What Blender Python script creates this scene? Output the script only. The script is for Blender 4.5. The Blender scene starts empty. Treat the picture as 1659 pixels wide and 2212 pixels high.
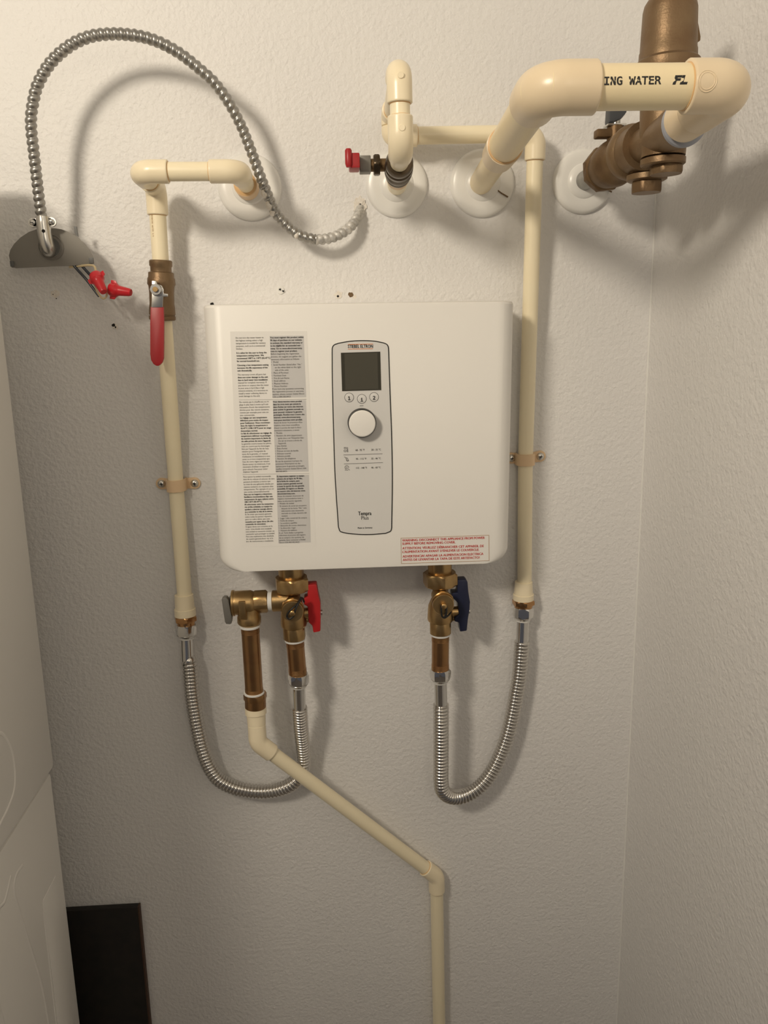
import bpy, math, random
from mathutils import Vector as V, Matrix
random.seed(7)
PI = math.pi
scene = bpy.context.scene
C = scene.collection
# ---------------------------------------------------------------- camera
cam_d = bpy.data.cameras.new('camera'); cam = bpy.data.objects.new('camera', cam_d); C.objects.link(cam)
cam_d.sensor_fit = 'HORIZONTAL'; cam_d.sensor_width = 36.0; cam_d.lens = 36.0 * 1690.0 / 1659.0
cam_d.clip_start = 0.02
_yaw, _pitch, _roll = -0.056147, -0.235624, 0.031588
_M = Matrix.Rotation(_yaw, 3, 'Z') @ Matrix.Rotation(_pitch, 3, 'X') @ Matrix.Rotation(_roll, 3, 'Y')
_r, _f, _u = _M.col[0], _M.col[1], _M.col[2]
cam.matrix_world = Matrix(((_r[0], _u[0], -_f[0], -0.03232), (_r[1], _u[1], -_f[1], -1.18838), (_r[2], _u[2], -_f[2], 1.58885), (0, 0, 0, 1)))
scene.camera = cam
# ---------------------------------------------------------------- world, lamps, exposure
w = bpy.data.worlds.new('world'); scene.world = w; w.use_nodes = True
w.node_tree.nodes['Background'].inputs[0].default_value = (0.95, 0.93, 1.0, 1)
w.node_tree.nodes['Background'].inputs[1].default_value = 0.08
def spot_lamp(loc, aim, power, col, rad):
    l = bpy.data.lights.new('ceiling_spot', 'SPOT'); l.energy = power; l.color = col; l.shadow_soft_size = rad
    l.spot_size = math.radians(112); l.spot_blend = 1.0
    o = bpy.data.objects.new('ceiling_spot', l); C.objects.link(o); o.location = loc
    o.rotation_euler = (V(aim) - V(loc)).to_track_quat('-Z', 'Y').to_euler()
spot_lamp((-0.90, -1.50, 2.30), (0.33, 0.0, 2.0), 73.0, (1.0, 0.885, 0.715), 0.14)
l = bpy.data.lights.new('fill_lamp', 'POINT'); l.energy = 13.0; l.color = (1.0, 0.87, 0.68); l.shadow_soft_size = 0.3  # added fill light, no known fixture; lifts the shadows and the tower side
o = bpy.data.objects.new('fill_lamp', l); C.objects.link(o); o.location = (0.38, -2.0, 1.95)
scene.view_settings.view_transform = 'Standard'; scene.view_settings.look = 'None'
scene.view_settings.gamma = 1.0; scene.view_settings.use_curve_mapping = False
scene.view_settings.exposure = 0.0

# ---------------------------------------------------------------- materials
def mat(name, col, rough=0.5, metal=0.0, var=0.0, var_scale=40.0, col2=None, bump=0.0, bump_scale=200.0, bump2=0.0, bump2_scale=30.0, coat=0.0, spec=0.5, dist=0.001, sss=0.0):
    m = bpy.data.materials.new(name); m.use_nodes = True
    nt = m.node_tree; b = nt.nodes['Principled BSDF']
    b.inputs['Base Color'].default_value = (*col, 1); b.inputs['Roughness'].default_value = rough
    b.inputs['Metallic'].default_value = metal; b.inputs['Coat Weight'].default_value = coat
    b.inputs['Specular IOR Level'].default_value = spec
    tc = nt.nodes.new('ShaderNodeTexCoord')
    if var > 0:
        n = nt.nodes.new('ShaderNodeTexNoise'); n.inputs['Scale'].default_value = var_scale; n.inputs['Detail'].default_value = 5
        r = nt.nodes.new('ShaderNodeValToRGB'); c2 = col2 or tuple(c * 0.6 for c in col)
        r.color_ramp.elements[0].position = 0.35; r.color_ramp.elements[1].position = 0.7
        r.color_ramp.elements[0].color = (*col, 1)
        r.color_ramp.elements[1].color = (*[a * (1 - var) + b_ * var for a, b_ in zip(col, c2)], 1)
        nt.links.new(tc.outputs['Object'], n.inputs['Vector']); nt.links.new(n.outputs['Fac'], r.inputs[0]); nt.links.new(r.outputs[0], b.inputs['Base Color'])
    prev = None
    for st, sc in ((bump, bump_scale), (bump2, bump2_scale)):
        if st > 0:
            n = nt.nodes.new('ShaderNodeTexNoise'); n.inputs['Scale'].default_value = sc; n.inputs['Detail'].default_value = 2.0
            bp = nt.nodes.new('ShaderNodeBump'); bp.inputs['Strength'].default_value = st; bp.inputs['Distance'].default_value = dist
            nt.links.new(tc.outputs['Object'], n.inputs['Vector']); nt.links.new(n.outputs['Fac'], bp.inputs['Height'])
            if prev: nt.links.new(prev.outputs[0], bp.inputs['Normal'])
            prev = bp
    if prev: nt.links.new(prev.outputs[0], b.inputs['Normal'])
    return m
M = {}
M['wall'] = mat('wall_paint', (0.80, 0.79, 0.775), 0.55, bump=0.65, bump_scale=160, bump2=0.3, bump2_scale=60, dist=0.0026, var=0.25, var_scale=3.0, col2=(0.76, 0.73, 0.73))
nt = M['wall'].node_tree; b = nt.nodes['Principled BSDF']; src = b.inputs['Base Color'].links[0].from_socket
g = nt.nodes.new('ShaderNodeNewGeometry'); d_ = nt.nodes.new('ShaderNodeVectorMath'); d_.operation = 'DISTANCE'
c_ = V((0.3091, 0.0000, 0.7999)); d_.inputs[1].default_value = c_
mr = nt.nodes.new('ShaderNodeMapRange'); mr.inputs[1].default_value = 0.0; mr.inputs[2].default_value = 0.075; mr.inputs[3].default_value = 1.0; mr.inputs[4].default_value = 0.0
nz = nt.nodes.new('ShaderNodeTexNoise'); nz.inputs['Scale'].default_value = 220; nz.inputs['Detail'].default_value = 4
cr = nt.nodes.new('ShaderNodeMapRange'); cr.inputs[1].default_value = 0.5; cr.inputs[2].default_value = 0.7; cr.inputs[4].default_value = 0.35
mu = nt.nodes.new('ShaderNodeMath'); mu.operation = 'MULTIPLY'; mx = nt.nodes.new('ShaderNodeMix'); mx.data_type = 'RGBA'; mx.inputs[7].default_value = (0.42, 0.38, 0.33, 1)
nt.links.new(g.outputs['Position'], d_.inputs[0]); nt.links.new(d_.outputs['Value'], mr.inputs[0]); nt.links.new(g.outputs['Position'], nz.inputs['Vector'])
nt.links.new(nz.outputs['Fac'], cr.inputs[0]); nt.links.new(mr.outputs[0], mu.inputs[0]); nt.links.new(cr.outputs[0], mu.inputs[1]); nt.links.new(mu.outputs[0], mx.inputs[0])
nt.links.new(src, mx.inputs[6]); nt.links.new(mx.outputs[2], b.inputs['Base Color'])
M['floor'] = mat('floor_vinyl', (0.35, 0.31, 0.27), 0.5, var=0.4, var_scale=6)
M['ceil'] = mat('ceiling_paint', (0.82, 0.81, 0.79), 0.7, bump=0.3, bump_scale=120)
M['cpvc'] = mat('cpvc_cream', (0.94, 0.84, 0.61), 0.33, var=0.3, var_scale=25, col2=(0.92, 0.80, 0.55))
M['fitting'] = mat('cpvc_fitting', (0.93, 0.82, 0.60), 0.3, var=0.3, var_scale=30, col2=(0.90, 0.77, 0.53))
M['fitting_tan'] = mat('tan_fitting', (0.80, 0.66, 0.46), 0.3, var=0.3, var_scale=30, col2=(0.78, 0.62, 0.42))
M['cpvc_tan'] = mat('cpvc_tan', (0.88, 0.75, 0.48), 0.33, var=0.5, var_scale=18, col2=(0.82, 0.66, 0.44))
M['glue'] = mat('orange_cement', (0.72, 0.46, 0.22), 0.4)
M['strapm'] = mat('strap_plastic', (0.80, 0.58, 0.36), 0.45)
M['white_plastic'] = mat('white_plastic', (0.84, 0.83, 0.80), 0.3)
M['enamel'] = mat('white_enamel', (0.86, 0.84, 0.80), 0.42, bump=0.03, bump_scale=900)
M['appliance'] = mat('appliance_enamel', (0.86, 0.84, 0.80), 0.35, bump=0.06, bump_scale=500)
M['panel'] = mat('panel_grey', (0.72, 0.71, 0.69), 0.4)
M['black'] = mat('black_print', (0.012, 0.011, 0.010), 0.5)
M['greyprint'] = mat('grey_print', (0.10, 0.095, 0.09), 0.6)
M['softprint'] = mat('soft_grey_print', (0.25, 0.24, 0.23), 0.6)
M['lcd'] = mat('display_glass', (0.055, 0.052, 0.040), 0.12)
M['lcd_in'] = mat('display_inner', (0.085, 0.08, 0.062), 0.12)
M['label'] = mat('label_film', (0.86, 0.84, 0.80), 0.40)
M['labelgrey'] = mat('label_grey', (0.62, 0.61, 0.60), 0.4)
M['redprint'] = mat('red_print', (0.62, 0.06, 0.05), 0.5)
M['brownprint'] = mat('brown_line', (0.42, 0.24, 0.10), 0.5)
M['orangeprint'] = mat('orange_line', (0.72, 0.22, 0.05), 0.5)
M['brass'] = mat('brass', (0.50, 0.34, 0.16), 0.34, 0.95, var=0.5, var_scale=60, col2=(0.32, 0.18, 0.07), bump=0.10, bump_scale=600)
M['nipple'] = mat('red_brass', (0.40, 0.23, 0.10), 0.30, 0.95, var=0.6, var_scale=35, col2=(0.30, 0.14, 0.07))
M['copper'] = mat('copper_ring', (0.52, 0.29, 0.13), 0.26, 1.0)
M['oldbrass'] = mat('aged_brass', (0.20, 0.125, 0.06), 0.48, 0.65, var=0.7, var_scale=45, col2=(0.11, 0.065, 0.035), bump=0.18, bump_scale=500)
M['bronze'] = mat('cast_bronze', (0.23, 0.155, 0.085), 0.45, 0.6, var=0.7, var_scale=38, col2=(0.17, 0.10, 0.05), bump=0.22, bump_scale=420)
M['darkbrass'] = mat('dark_brass', (0.10, 0.075, 0.05), 0.3, 0.8, var=0.5, var_scale=70)
M['chrome'] = mat('chrome', (0.72, 0.71, 0.69), 0.12, 1.0)
M['steel'] = mat('stainless', (0.62, 0.60, 0.57), 0.24, 1.0)
M['conduit'] = mat('galvanised_conduit', (0.40, 0.39, 0.37), 0.36, 0.9, var=0.5, var_scale=90, col2=(0.26, 0.25, 0.23))
M['galv'] = mat('galvanised_steel', (0.36, 0.35, 0.33), 0.4, 0.85, var=0.5, var_scale=60)
M['plate'] = mat('plate_steel', (0.25, 0.235, 0.21), 0.6, 0.35)
M['zinc'] = mat('zinc', (0.66, 0.65, 0.62), 0.28, 1.0)
M['redvinyl'] = mat('red_vinyl', (0.38, 0.014, 0.018), 0.40)
M['rednut'] = mat('red_nut', (0.62, 0.02, 0.03), 0.3)
M['redhandle'] = mat('red_handle', (0.48, 0.016, 0.018), 0.42)
M['bluehandle'] = mat('navy_handle', (0.012, 0.016, 0.045), 0.4)
M['greyvinyl'] = mat('slate_vinyl', (0.07, 0.075, 0.085), 0.5)
M['rubber'] = mat('black_rubber', (0.01, 0.01, 0.01), 0.5)
M['tape'] = mat('thread_tape', (0.82, 0.82, 0.80), 0.6)
M['greytape'] = mat('blue_grey_tape', (0.34, 0.36, 0.42), 0.5)
M['greycap'] = mat('grey_plastic', (0.13, 0.13, 0.125), 0.45)
M['lever'] = mat('lever_metal', (0.22, 0.21, 0.19), 0.45, 0.5)
M['wireblack'] = mat('wire_black', (0.02, 0.024, 0.035), 0.35)
M['wirecream'] = mat('wire_cream', (0.62, 0.50, 0.30), 0.4)
M['board'] = mat('black_board', (0.006, 0.005, 0.004), 0.6, var=0.6, var_scale=60, col2=(0.02, 0.013, 0.01))
M['boardedge'] = mat('board_edge', (0.07, 0.035, 0.02), 0.7)
M['plaster'] = mat('plaster_dab', (0.84, 0.80, 0.74), 0.8, bump=0.6, bump_scale=400, var=0.35, var_scale=250, col2=(0.55, 0.47, 0.36))
M['hole'] = mat('hole_dark', (0.01, 0.009, 0.008), 0.9)
M['crack'] = mat('crack_brown', (0.16, 0.10, 0.05), 0.8)

# ---------------------------------------------------------------- mesh helpers
class MB:
    def __init__(s): s.v = []; s.f = []; s.mi = []; s.mats = []
    def slot(s, m):
        if m not in s.mats: s.mats.append(m)
        return s.mats.index(m)
    def add(s, vs, fs, m):
        o = len(s.v); i = s.slot(m); s.v += [V(p) for p in vs]
        for f in fs: s.f.append([k + o for k in f]); s.mi.append(i)
    def build(s, name, parent=None, ang=35, inv=None):
        me = bpy.data.meshes.new(name)
        vs = s.v
        if inv is not None: vs = [inv @ p for p in vs]
        me.from_pydata([tuple(p) for p in vs], [], s.f); me.update()
        for m in s.mats: me.materials.append(M[m])
        for p, i in zip(me.polygons, s.mi): p.material_index = i; p.use_smooth = True
        import bmesh
        b = bmesh.new(); b.from_mesh(me); bmesh.ops.recalc_face_normals(b, faces=b.faces); b.to_mesh(me); b.free()
        me.set_sharp_from_angle(angle=math.radians(ang))
        o = bpy.data.objects.new(name, me); C.objects.link(o)
        if parent is not None:
            o.parent = parent
            if inv is None and parent.type == 'EMPTY': o.matrix_parent_inverse = parent.matrix_world.inverted()
        return o

def frame(d):
    d = d.normalized(); a = V((0, 0, 1)) if abs(d.z) < 0.9 else V((1, 0, 0))
    x = d.cross(a).normalized(); y = x.cross(d).normalized()      # y leans towards a
    return x, y, d

def sweep(mb, path, rad, m, segs=24, cap=True, phase=0.0):
    """tube along a list of points; rad: number, list or function (i, s, theta)"""
    n = len(path); path = [V(p) for p in path]
    T = []
    for i in range(n):
        a = path[max(i - 1, 0)]; b = path[min(i + 1, n - 1)]; T.append((b - a).normalized())
    x, y, _ = frame(T[0]); S = [0.0]
    for i in range(1, n): S.append(S[-1] + (path[i] - path[i - 1]).length)
    vs = []; fs = []
    for i in range(n):
        if i: 
            x = (x - T[i] * x.dot(T[i])).normalized(); y = T[i].cross(x).normalized() * (1 if y.dot(T[i].cross(x)) > 0 else -1)
        for k in range(segs):
            th = 2 * PI * k / segs + phase
            r = rad(i, S[i], th) if callable(rad) else (rad[i] if isinstance(rad, list) else rad)
            vs.append(path[i] + (x * math.cos(th) + y * math.sin(th)) * r)
    for i in range(n - 1):
        for k in range(segs):
            a = i * segs + k; b = i * segs + (k + 1) % segs
            fs.append([a, b, b + segs, a + segs])
    if cap:
        fs.append(list(range(segs))[::-1]); fs.append([(n - 1) * segs + k for k in range(segs)])
    mb.add(vs, fs, m)

def lathe(mb, p0, d, prof, m, segs=28, phase=0.0):
    """prof: list of (t, r) along direction d from p0"""
    p0 = V(p0); x, y, d = frame(V(d)); vs = []; fs = []
    for t, r in prof:
        for k in range(segs):
            th = 2 * PI * k / segs + phase
            vs.append(p0 + d * t + (x * math.cos(th) + y * math.sin(th)) * max(r, 1e-5))
    n = len(prof)
    for i in range(n - 1):
        for k in range(segs):
            a = i * segs + k; b = i * segs + (k + 1) % segs
            fs.append([a, b, b + segs, a + segs])
    fs.append(list(range(segs))[::-1]); fs.append([(n - 1) * segs + k for k in range(segs)])
    mb.add(vs, fs, m)

def cyl(mb, a, b, r, m, segs=28, ch=0.0006):
    a = V(a); b = V(b); L = (b - a).length
    lathe(mb, a, b - a, [(0, r - ch), (ch, r), (L - ch, r), (L, r - ch)], m, segs)

def hexnut(mb, a, b, r, m, phase=0.0, n=6, ch=0.0015):
    """r = across-corner radius, chamfered corners"""
    a = V(a); b = V(b); L = (b - a).length; x, y, d = frame(b - a)
    segs = n * 4; vs = []; fs = []
    ap = r * math.cos(PI / n)
    rows = [(0, 1), (ch, 0), (L - ch, 0), (L, 1)]
    for t, c in rows:
        for k in range(segs):
            th = 2 * PI * k / segs + phase
            lt = (2 * PI * k / segs) % (2 * PI / n) - PI / n
            rr = ap / math.cos(lt)
            if c: rr = min(rr, ap * 1.01)
            vs.append(a + d * t + (x * math.cos(th) + y * math.sin(th)) * rr)
    for i in range(3):
        for k in range(segs):
            p = i * segs + k; q = i * segs + (k + 1) % segs
            fs.append([p, q, q + segs, p + segs])
    fs.append(list(range(segs))[::-1]); fs.append([3 * segs + k for k in range(segs)])
    mb.add(vs, fs, m)

def fillet(pts, r, n=10):
    pts = [V(p) for p in pts]; out = [pts[0]]
    for i in range(1, len(pts) - 1):
        p = pts[i]; a = (pts[i - 1] - p); b = (pts[i + 1] - p); la, lb = a.length, b.length; a.normalize(); b.normalize()
        ang = a.angle(b); t = min(r / math.tan(ang / 2), la * 0.49, lb * 0.49)
        rr = t * math.tan(ang / 2); c = p + (a + b).normalized() * (rr / math.sin(ang / 2))
        s = p + a * t - c; e = p + b * t - c; om = s.angle(e)
        for k in range(n + 1):
            f = k / n; out.append(c + (s * math.sin((1 - f) * om) + e * math.sin(f * om)) / math.sin(om))
    out.append(pts[-1]); return out

def catmull(pts, per=12):
    pts = [V(p) for p in pts]; out = []
    P4 = [pts[0] * 2 - pts[1]] + pts + [pts[-1] * 2 - pts[-2]]
    for i in range(1, len(P4) - 2):
        a, b, c, d = P4[i - 1], P4[i], P4[i + 1], P4[i + 2]
        for k in range(per):
            t = k / per
            out.append(0.5 * ((2 * b) + (c - a) * t + (2 * a - 5 * b + 4 * c - d) * t * t + (3 * b - a - 3 * c + d) * t ** 3))
    out.append(pts[-1]); return out

def resample(path, step):
    S = [0.0]
    for i in range(1, len(path)): S.append(S[-1] + (path[i] - path[i - 1]).length)
    n = int(S[-1] / step); out = []; j = 0
    for k in range(n + 1):
        s = S[-1] * k / n
        while j < len(S) - 2 and S[j + 1] < s: j += 1
        f = (s - S[j]) / max(S[j + 1] - S[j], 1e-9); out.append(path[j].lerp(path[j + 1], f))
    return out

def box(mb, lo, hi, m, bev=0.0, mtx=None):
    lo = V(lo); hi = V(hi); c = (lo + hi) / 2; h = (hi - lo) / 2
    import bmesh
    b = bmesh.new(); bmesh.ops.create_cube(b, size=1.0)
    for v in b.verts: v.co = V((v.co.x * 2 * h.x, v.co.y * 2 * h.y, v.co.z * 2 * h.z))
    if bev > 0: bmesh.ops.bevel(b, geom=list(b.edges), offset=bev, segments=2, affect='EDGES', profile=0.6)
    b.verts.index_update()
    vs = [(mtx @ v.co if mtx else v.co) + c for v in b.verts]; fs = [[v.index for v in f.verts] for f in b.faces]
    b.free(); mb.add(vs, fs, m)

def prism(mb, pts, off, m, bev=0.0):
    """outline (3D points, planar) extruded by vector off; optional bevel"""
    import bmesh
    b = bmesh.new(); vv = [b.verts.new(p) for p in pts]; f = b.faces.new(vv)
    r = bmesh.ops.extrude_face_region(b, geom=[f])
    bmesh.ops.translate(b, vec=V(off), verts=[g for g in r['geom'] if isinstance(g, bmesh.types.BMVert)])
    bmesh.ops.recalc_face_normals(b, faces=b.faces)
    if bev > 0: bmesh.ops.bevel(b, geom=list(b.edges), offset=bev, segments=2, affect='EDGES', profile=0.6)
    b.verts.index_update(); b.faces.ensure_lookup_table()
    mb.add([v.co.copy() for v in b.verts], [[v.index for v in f.verts] for f in b.faces], m); b.free()

try:
    import os
    MONO = bpy.data.fonts.load(os.path.join(bpy.utils.resource_path('LOCAL'), 'datafiles', 'fonts', 'DejaVuSansMono.woff2'))
except Exception:
    MONO = None
def text_mesh(body, size=1.0, bold=0.0, align='LEFT', shear=0.0, mono=False):
    cu = bpy.data.curves.new('lettering', 'FONT'); cu.body = body; cu.size = size; cu.resolution_u = 2
    cu.align_x = align; cu.shear = shear
    if mono and MONO: cu.font = MONO; cu.offset = bold * size
    else: cu.offset = 0.0
    o = bpy.data.objects.new('lettering', cu); me = o.to_mesh()
    vs = [v.co.copy() for v in me.vertices]; fs = [list(p.vertices) for p in me.polygons]
    o.to_mesh_clear(); bpy.data.objects.remove(o); bpy.data.curves.remove(cu)
    if not mono and bold > 0.012:      # heavier strokes: overprint with a small shift
        n = len(vs); b = bold * size * 0.8; base = list(vs)
        vs = [v + V((-b, 0, 0)) for v in base] + [v + V((b, 0, 0.00008)) for v in base] + [v + V((0, b * 0.5, 0.00016)) for v in base]
        fs = fs + [[k + n for k in f] for f in fs] + [[k + 2 * n for k in f] for f in fs]
    return vs, fs

def tag(o, label=None, cat=None, group=None, kind=None):
    if label: o['label'] = label
    if cat: o['category'] = cat
    if group: o['group'] = group
    if kind: o['kind'] = kind
    return o
def thing(name, label, cat, loc=(0, 0, 0), rot=None, group=None):
    o = bpy.data.objects.new(name, None); C.objects.link(o); o.location = loc; o.empty_display_size = 0.02
    if rot: o.rotation_euler = rot
    bpy.context.view_layer.update()
    return tag(o, label, cat, group)
def solo(mb, name, label, cat, group=None): return tag(mb.build(name), label, cat, group)

# ---------------------------------------------------------------- the room
def struct(name, lo, hi, m):
    mb = MB(); box(mb, lo, hi, m); o = mb.build(name); o['kind'] = 'structure'; return o
XR = 0.446
struct('wall_back', (-1.35, 0, 0), (XR, 0.1, 2.45), 'wall')
struct('wall_right', (XR, -2.6, 0), (XR + 0.1, 0.1, 2.45), 'wall')
struct('wall_left', (-1.45, -1.0, 0), (-1.35, 0.1, 2.45), 'wall')
struct('floor', (-1.45, -2.7, -0.1), (XR + 0.1, 0.1, 0), 'floor')
struct('ceiling', (-1.45, -2.7, 2.45), (XR + 0.1, 0.1, 2.55), 'ceil')

mb = MB(); rnd = random.Random(3)
sweep(mb, [V((XR - 0.0003, -0.0003, 0.01 + 0.012 * k)) for k in range(203)], [0.0014 + 0.0007 * rnd.random() for k in range(203)], 'white_plastic', 8); o = mb.build('trim_1'); o['kind'] = 'structure'
# ---------------------------------------------------------------- stacked laundry appliance
tw = thing('stacked_washer_dryer', 'white enamelled laundry tower standing at the left edge with pressed side panels', 'appliance', (-0.5219, -0.08, 0), (0, math.radians(1.4), 0))
I4 = Matrix.Identity(4)
def tower_part(name, x1, z0, z1, extra=None):
    mb = MB(); box(mb, (-0.66, -0.46, z0), (x1, 0, z1), 'appliance', bev=0.006)
    if extra: extra(mb)
    return mb.build(name, tw, inv=I4)
SEAM = 0.945
tower_part('upper_cabinet', 0.010, SEAM, 1.81)
tower_part('lower_cabinet', 0.004, 0.02, SEAM - 0.010)
def ridge(name, pts, r, flat=0.35, closed=False):
    mb = MB(); p = catmull(pts, 10)
    sweep(mb, p, r, 'appliance', 8)
    mb.v = [V((pts[0][0] + (q.x - pts[0][0]) * flat, q.y, q.z)) for q in mb.v]
    return mb.build(name, tw, inv=I4)
mb = MB(); box(mb, (-0.655, -0.455, SEAM - 0.012), (0.0, -0.004, SEAM + 0.002), 'appliance'); mb.build('seam_strip', tw, inv=I4)
ridge('pressed_ridge', [(0.010, y, z) for y, z in ((-0.26, 1.075), (-0.21, 1.092), (-0.165, 1.092), (-0.143, 1.07), (-0.133, 1.045), (-0.134, 1.012), (-0.15, 0.99), (-0.20, 0.978), (-0.26, 0.975))], 0.0028)
ridge('pressed_ridge', [(0.004, y, z) for y, z in ((-0.134, 0.873), (-0.155, 0.874), (-0.166, 0.862), (-0.163, 0.836), (-0.140, 0.74), (-0.122, 0.659), (-0.115, 0.55), (-0.112, 0.30))], 0.0028)
ridge('pressed_ridge', [(0.004, y, z) for y, z in ((-0.086, 0.757), (-0.088, 0.65), (-0.090, 0.557), (-0.092, 0.30))], 0.0026)
ridge('pressed_ridge', [(0.004, y, z) for y, z in ((-0.17, 0.885), (-0.195, 0.867), (-0.215, 0.869), (-0.26, 0.86), (-0.33, 0.85))], 0.0028)
ridge('pressed_ridge', [(0.004, y, z) for y, z in ((-0.29, 0.80), (-0.262, 0.79), (-0.252, 0.765), (-0.242, 0.718), (-0.235, 0.60))], 0.0028)
mb = MB(); box(mb, (0.0, -0.086, 0.05), (0.0052, -0.03, 0.775), 'appliance', 0.002); mb.build('pressed_panel', tw, inv=I4)

# ---------------------------------------------------------------- black board at the wall foot
bd = thing('black_board', 'near-black board leaning flat on the wall beside the laundry tower', 'board', (-0.58, -0.01, 0))
a = V((-0.4123, -0.0120, 0.6266)); b = V((-0.4226, -0.0120, 0.3826))
mb = MB(); prism(mb, [V((-0.85, -0.001, 0)), V((b.x - 0.004, -0.001, 0)), V((a.x, -0.001, a.z)), V((-0.85, -0.001, a.z + 0.008))], (0, -0.011, 0), 'board', 0.001)
mb.build('face', bd)
mb = MB(); prism(mb, [V((b.x - 0.004, -0.001, 0)), V((b.x - 0.001, -0.001, 0)), V((a.x + 0.0025, -0.001, a.z)), V((a.x, -0.001, a.z))], (0, -0.0105, 0), 'boardedge')
tag(mb.build('edge', bd), 'worn reddish-brown edge')

# ---------------------------------------------------------------- marks on the wall
def dab(mb, c, r, m='plaster', th=0.002, seed=0):
    rnd = random.Random(seed); n = 12; pts = []
    for k in range(n):
        t = 2 * PI * k / n; q = r * (0.7 + 0.5 * rnd.random()); pts.append(V((c.x + q * math.cos(t), 0.0005, c.z + q * math.sin(t))))
    prism(mb, pts, (0, -th, 0), m)
def hole(mb, c, r, th, seed):
    dab(mb, V((c.x, 0, c.z)), r, 'hole', th, seed)
mb = MB(); c = V((-0.1059, 0.0000, 1.6413)); lathe(mb, c + V((0, 0.001, 0)), (0, -1, 0), [(0, 0.0058), (0.002, 0.0058), (0.0026, 0.0050)], 'white_plastic', 20)
c2 = V((-0.1065, 0.0000, 1.6423)); hole(mb, c2, 0.0015, 0.0035, 1); c2 = V((-0.1020, 0.0000, 1.6399)); hole(mb, c2, 0.0014, 0.0035, 2)
solo(mb, 'wall_anchor', 'round white wall anchor with two dark holes above the heater', 'wall anchor')
mb = MB(); c = V((-0.3471, 0.0000, 1.5976)); dab(mb, c, 0.0045, th=0.0015, seed=3); hole(mb, V((-0.3489, 0.0000, 1.5996)), 0.0026, 0.0018, 4); hole(mb, V((-0.3466, 0.0000, 1.5963)), 0.0012, 0.0018, 5)
solo(mb, 'screw_hole', 'ragged dark screw hole in the wall left of the red lever valve', 'hole')
mb = MB(); c = V((-0.4266, 0.0000, 1.6458)); dab(mb, c, 0.006, th=0.0012, seed=6); hole(mb, V((-0.4293, 0.0000, 1.6446)), 0.0008, 0.0016, 7); hole(mb, V((-0.4255, 0.0000, 1.6387)), 0.0008, 0.0016, 7)
solo(mb, 'screw_hole', 'faint filled screw hole in the wall under the half-round plate', 'hole')
mb = MB(); c = V((-0.0222, 0.0000, 1.6324)); dab(mb, c, 0.006, th=0.0012, seed=8); hole(mb, V((-0.0230, 0.0000, 1.6305)), 0.0018, 0.0018, 9)
solo(mb, 'screw_hole', 'chipped screw hole just above the middle of the heater top', 'hole')
mb = MB(); dab(mb, V((-0.0040, 0.0000, 1.6319)), 0.004, 'crack', 0.0006, 10); dab(mb, V((0.0013, 0.0000, 1.6291)), 0.003, 'plaster', 0.0008, 12)
solo(mb, 'paint_chip', 'small brown chip in the paint above the heater screen', 'chip')
mb = MB(); dab(mb, V((-0.2060, 0.0000, 1.6240)), 0.003, 'hole', 0.001, 11)
solo(mb, 'screw_hole', 'dark hole peeking over the top left corner of the heater', 'hole')

# ---------------------------------------------------------------- wall escutcheons
def escutcheon(c, r, label, crack=None):
    t = thing('escutcheon', label, 'escutcheon', c, group='white pipe escutcheons along the wall')
    mb = MB(); lathe(mb, c, (0, -1, 0), [(0, r), (0.003, r), (0.0065, r * 0.97), (0.0085, r * 0.90), (0.0095, r * 0.72), (0.0095, r * 0.55), (0.0125, r * 0.50), (0.0135, r * 0.3)], 'white_plastic', 48)
    mb.build('flange', t, ang=50)
    if crack:
        a, b = crack
        mb = MB(); d = (b - a).normalized(); n = V((d.z, 0, -d.x)) * 0.0007
        y0 = V((0, -0.0102, 0)); a = V((a.x, 0, a.z)); b = V((b.x, 0, b.z)); mid = a.lerp(b, 0.6) + n * 0.8
        prism(mb, [a - n + y0, mid - n + y0, b - n * 1.3 + y0, b + n * 1.3 + y0, mid + n + y0, a + n + y0], (0, -0.0016, 0), 'crack')
        mb.build('split_line', t)
    return t
escutcheon(V((-0.1402, 0.0000, 1.7818)), 0.0445, 'white round escutcheon crossed by the ribbed conduit')
escutcheon(V((0.0667, 0.0000, 1.7806)), 0.0440, 'white round escutcheon behind the small red-handled valve')
escutcheon(V((0.1898, 0.0000, 1.7800)), 0.0460, 'white escutcheon with a brown split, at the thick cream pipe', (V((0.2019, -0.0100, 1.7750)), V((0.2253, -0.0100, 1.7597))))
escutcheon(V((0.3362, 0.0000, 1.7795)), 0.0440, 'white split escutcheon around the grey steel nipple, nearest the corner', (V((0.3561, -0.0100, 1.7743)), V((0.3762, -0.0100, 1.7633))))

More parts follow.
